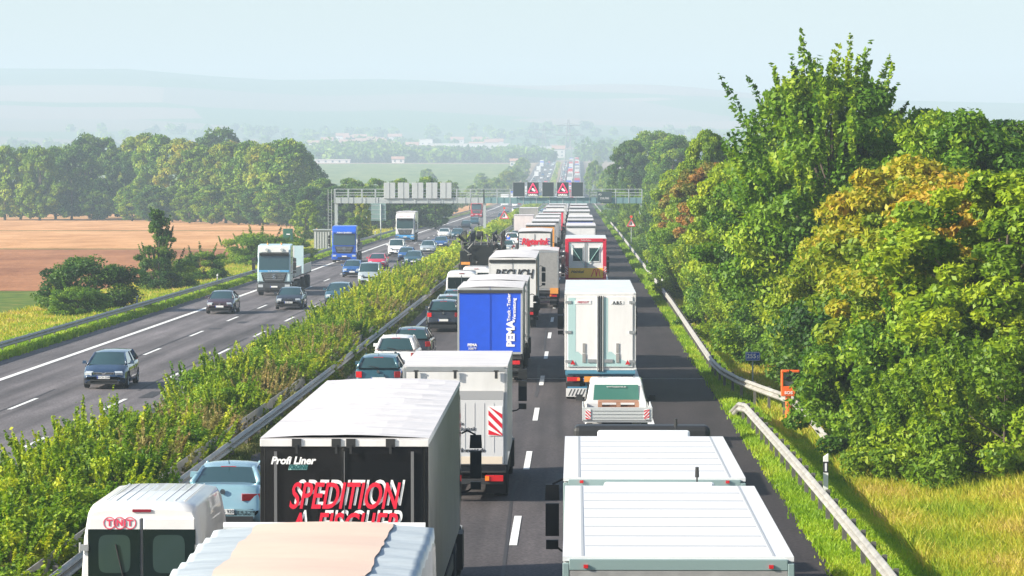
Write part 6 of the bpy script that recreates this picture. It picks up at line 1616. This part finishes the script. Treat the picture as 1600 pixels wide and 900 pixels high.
for i in range(26):
    xp = random.choice([random.uniform(485, 620), random.uniform(540, 700), random.uniform(690, 830)])
    building('tiny white house of the far village', xp, 0, random.uniform(3350, 3800), random.uniform(10, 16), random.uniform(6, 9), 10, False, 'houses of the far village')
PY = mat('pylon_grey', (.20, .21, .22), .7)
def pylon(label, xp, d, h):
    X = (xp - 900) * d / 5200; z = ground(X, d); r = empty('pylon', (X, d, z)); tag(r, label, 'pylon'); b = MB(); w0, w1 = h * .09, h * .015
    for sx in (-1, 1):
        for sy in (-1, 1): b.tube((sx * w0, sy * w0, 0), (sx * w1, sy * w1, h), .35, .3, 5)
    n = 9
    for i in range(n):
        a, c = i / n, (i + 1) / n; wa = w0 + (w1 - w0) * a; wc = w0 + (w1 - w0) * c
        for sy in (-1, 1): b.tube((-wa, sy * wa, h * a), (wc, sy * wc, h * c), .15, .15, 4); b.tube((wa, sy * wa, h * a), (-wc, sy * wc, h * c), .15, .15, 4)
    b.build('lattice_tower', PY, r)
    for z_, w_ in ((h * .62, h * .36), (h * .85, h * .28)):
        b = MB(); b.tube((-w_, 0, z_), (w_, 0, z_), .4, .4, 5); b.tube((-w_, 0, z_), (0, 0, z_ + h * .06), .2, .2, 4); b.tube((w_, 0, z_), (0, 0, z_ + h * .06), .2, .2, 4); b.build('crossarm', PY, r)
pylon('faint lattice pylon over the top of the far motorway', 888, 2750, 34)
pylon('fainter pylon left of the other on the far plain', 850, 2950, 30)
# far woods: one mass of crowns
def woods(name, label, strips, m, seed):
    rng = np.random.default_rng(seed); pf = []
    for (xa, xb, d0, d1, h, n) in strips:
        for i in range(n):
            d = rng.uniform(d0, d1); X = (rng.uniform(xa, xb) - 900) * d / 5200; hh = h * rng.uniform(.6, 1.1)
            pf.append((np.array([X, d, ground(X, d) + hh * .5]), np.diag([hh * .6, hh * .6, hh * .5]), rng.uniform(.1, .8), 90))
    V, F, A = leaves(rng, pf, 3.2, 1); o = obj(name, npmesh(name, V, F, m, A)); tag(o, label, 'woods', kind='stuff')
woods('distant_woods', 'blue hazy belt of woods on the plain beyond the crop field',
      [(470, 860, 2560, 2680, 10, 190), (480, 840, 2750, 3000, 12, 200), (480, 640, 2700, 2900, 18, 60), (905, 1250, 2500, 2900, 18, 90), (-100, 1700, 3560, 3700, 11, 170), (-200, 480, 2600, 3000, 14, 90), (100, 1600, 3950, 4250, 12, 150)], LM['mid'], 61)
random.seed(8)
for i in range(14):
    d = 900 + i * 105; P('far1' if i % 2 else 'far4', -28 - 5 - random.uniform(0, 4), d, .42, 'hazy roadside tree along the left edge of the far road', 'tree', 'trees along the left edge of the far road', sz=random.uniform(.3, .5))
    if i % 2: P('far4', 10 + random.uniform(0, 5), d + 300, .42, 'hazy roadside tree along the right edge of the far road', 'tree', 'trees along the right edge of the far road', sz=random.uniform(.35, .6))
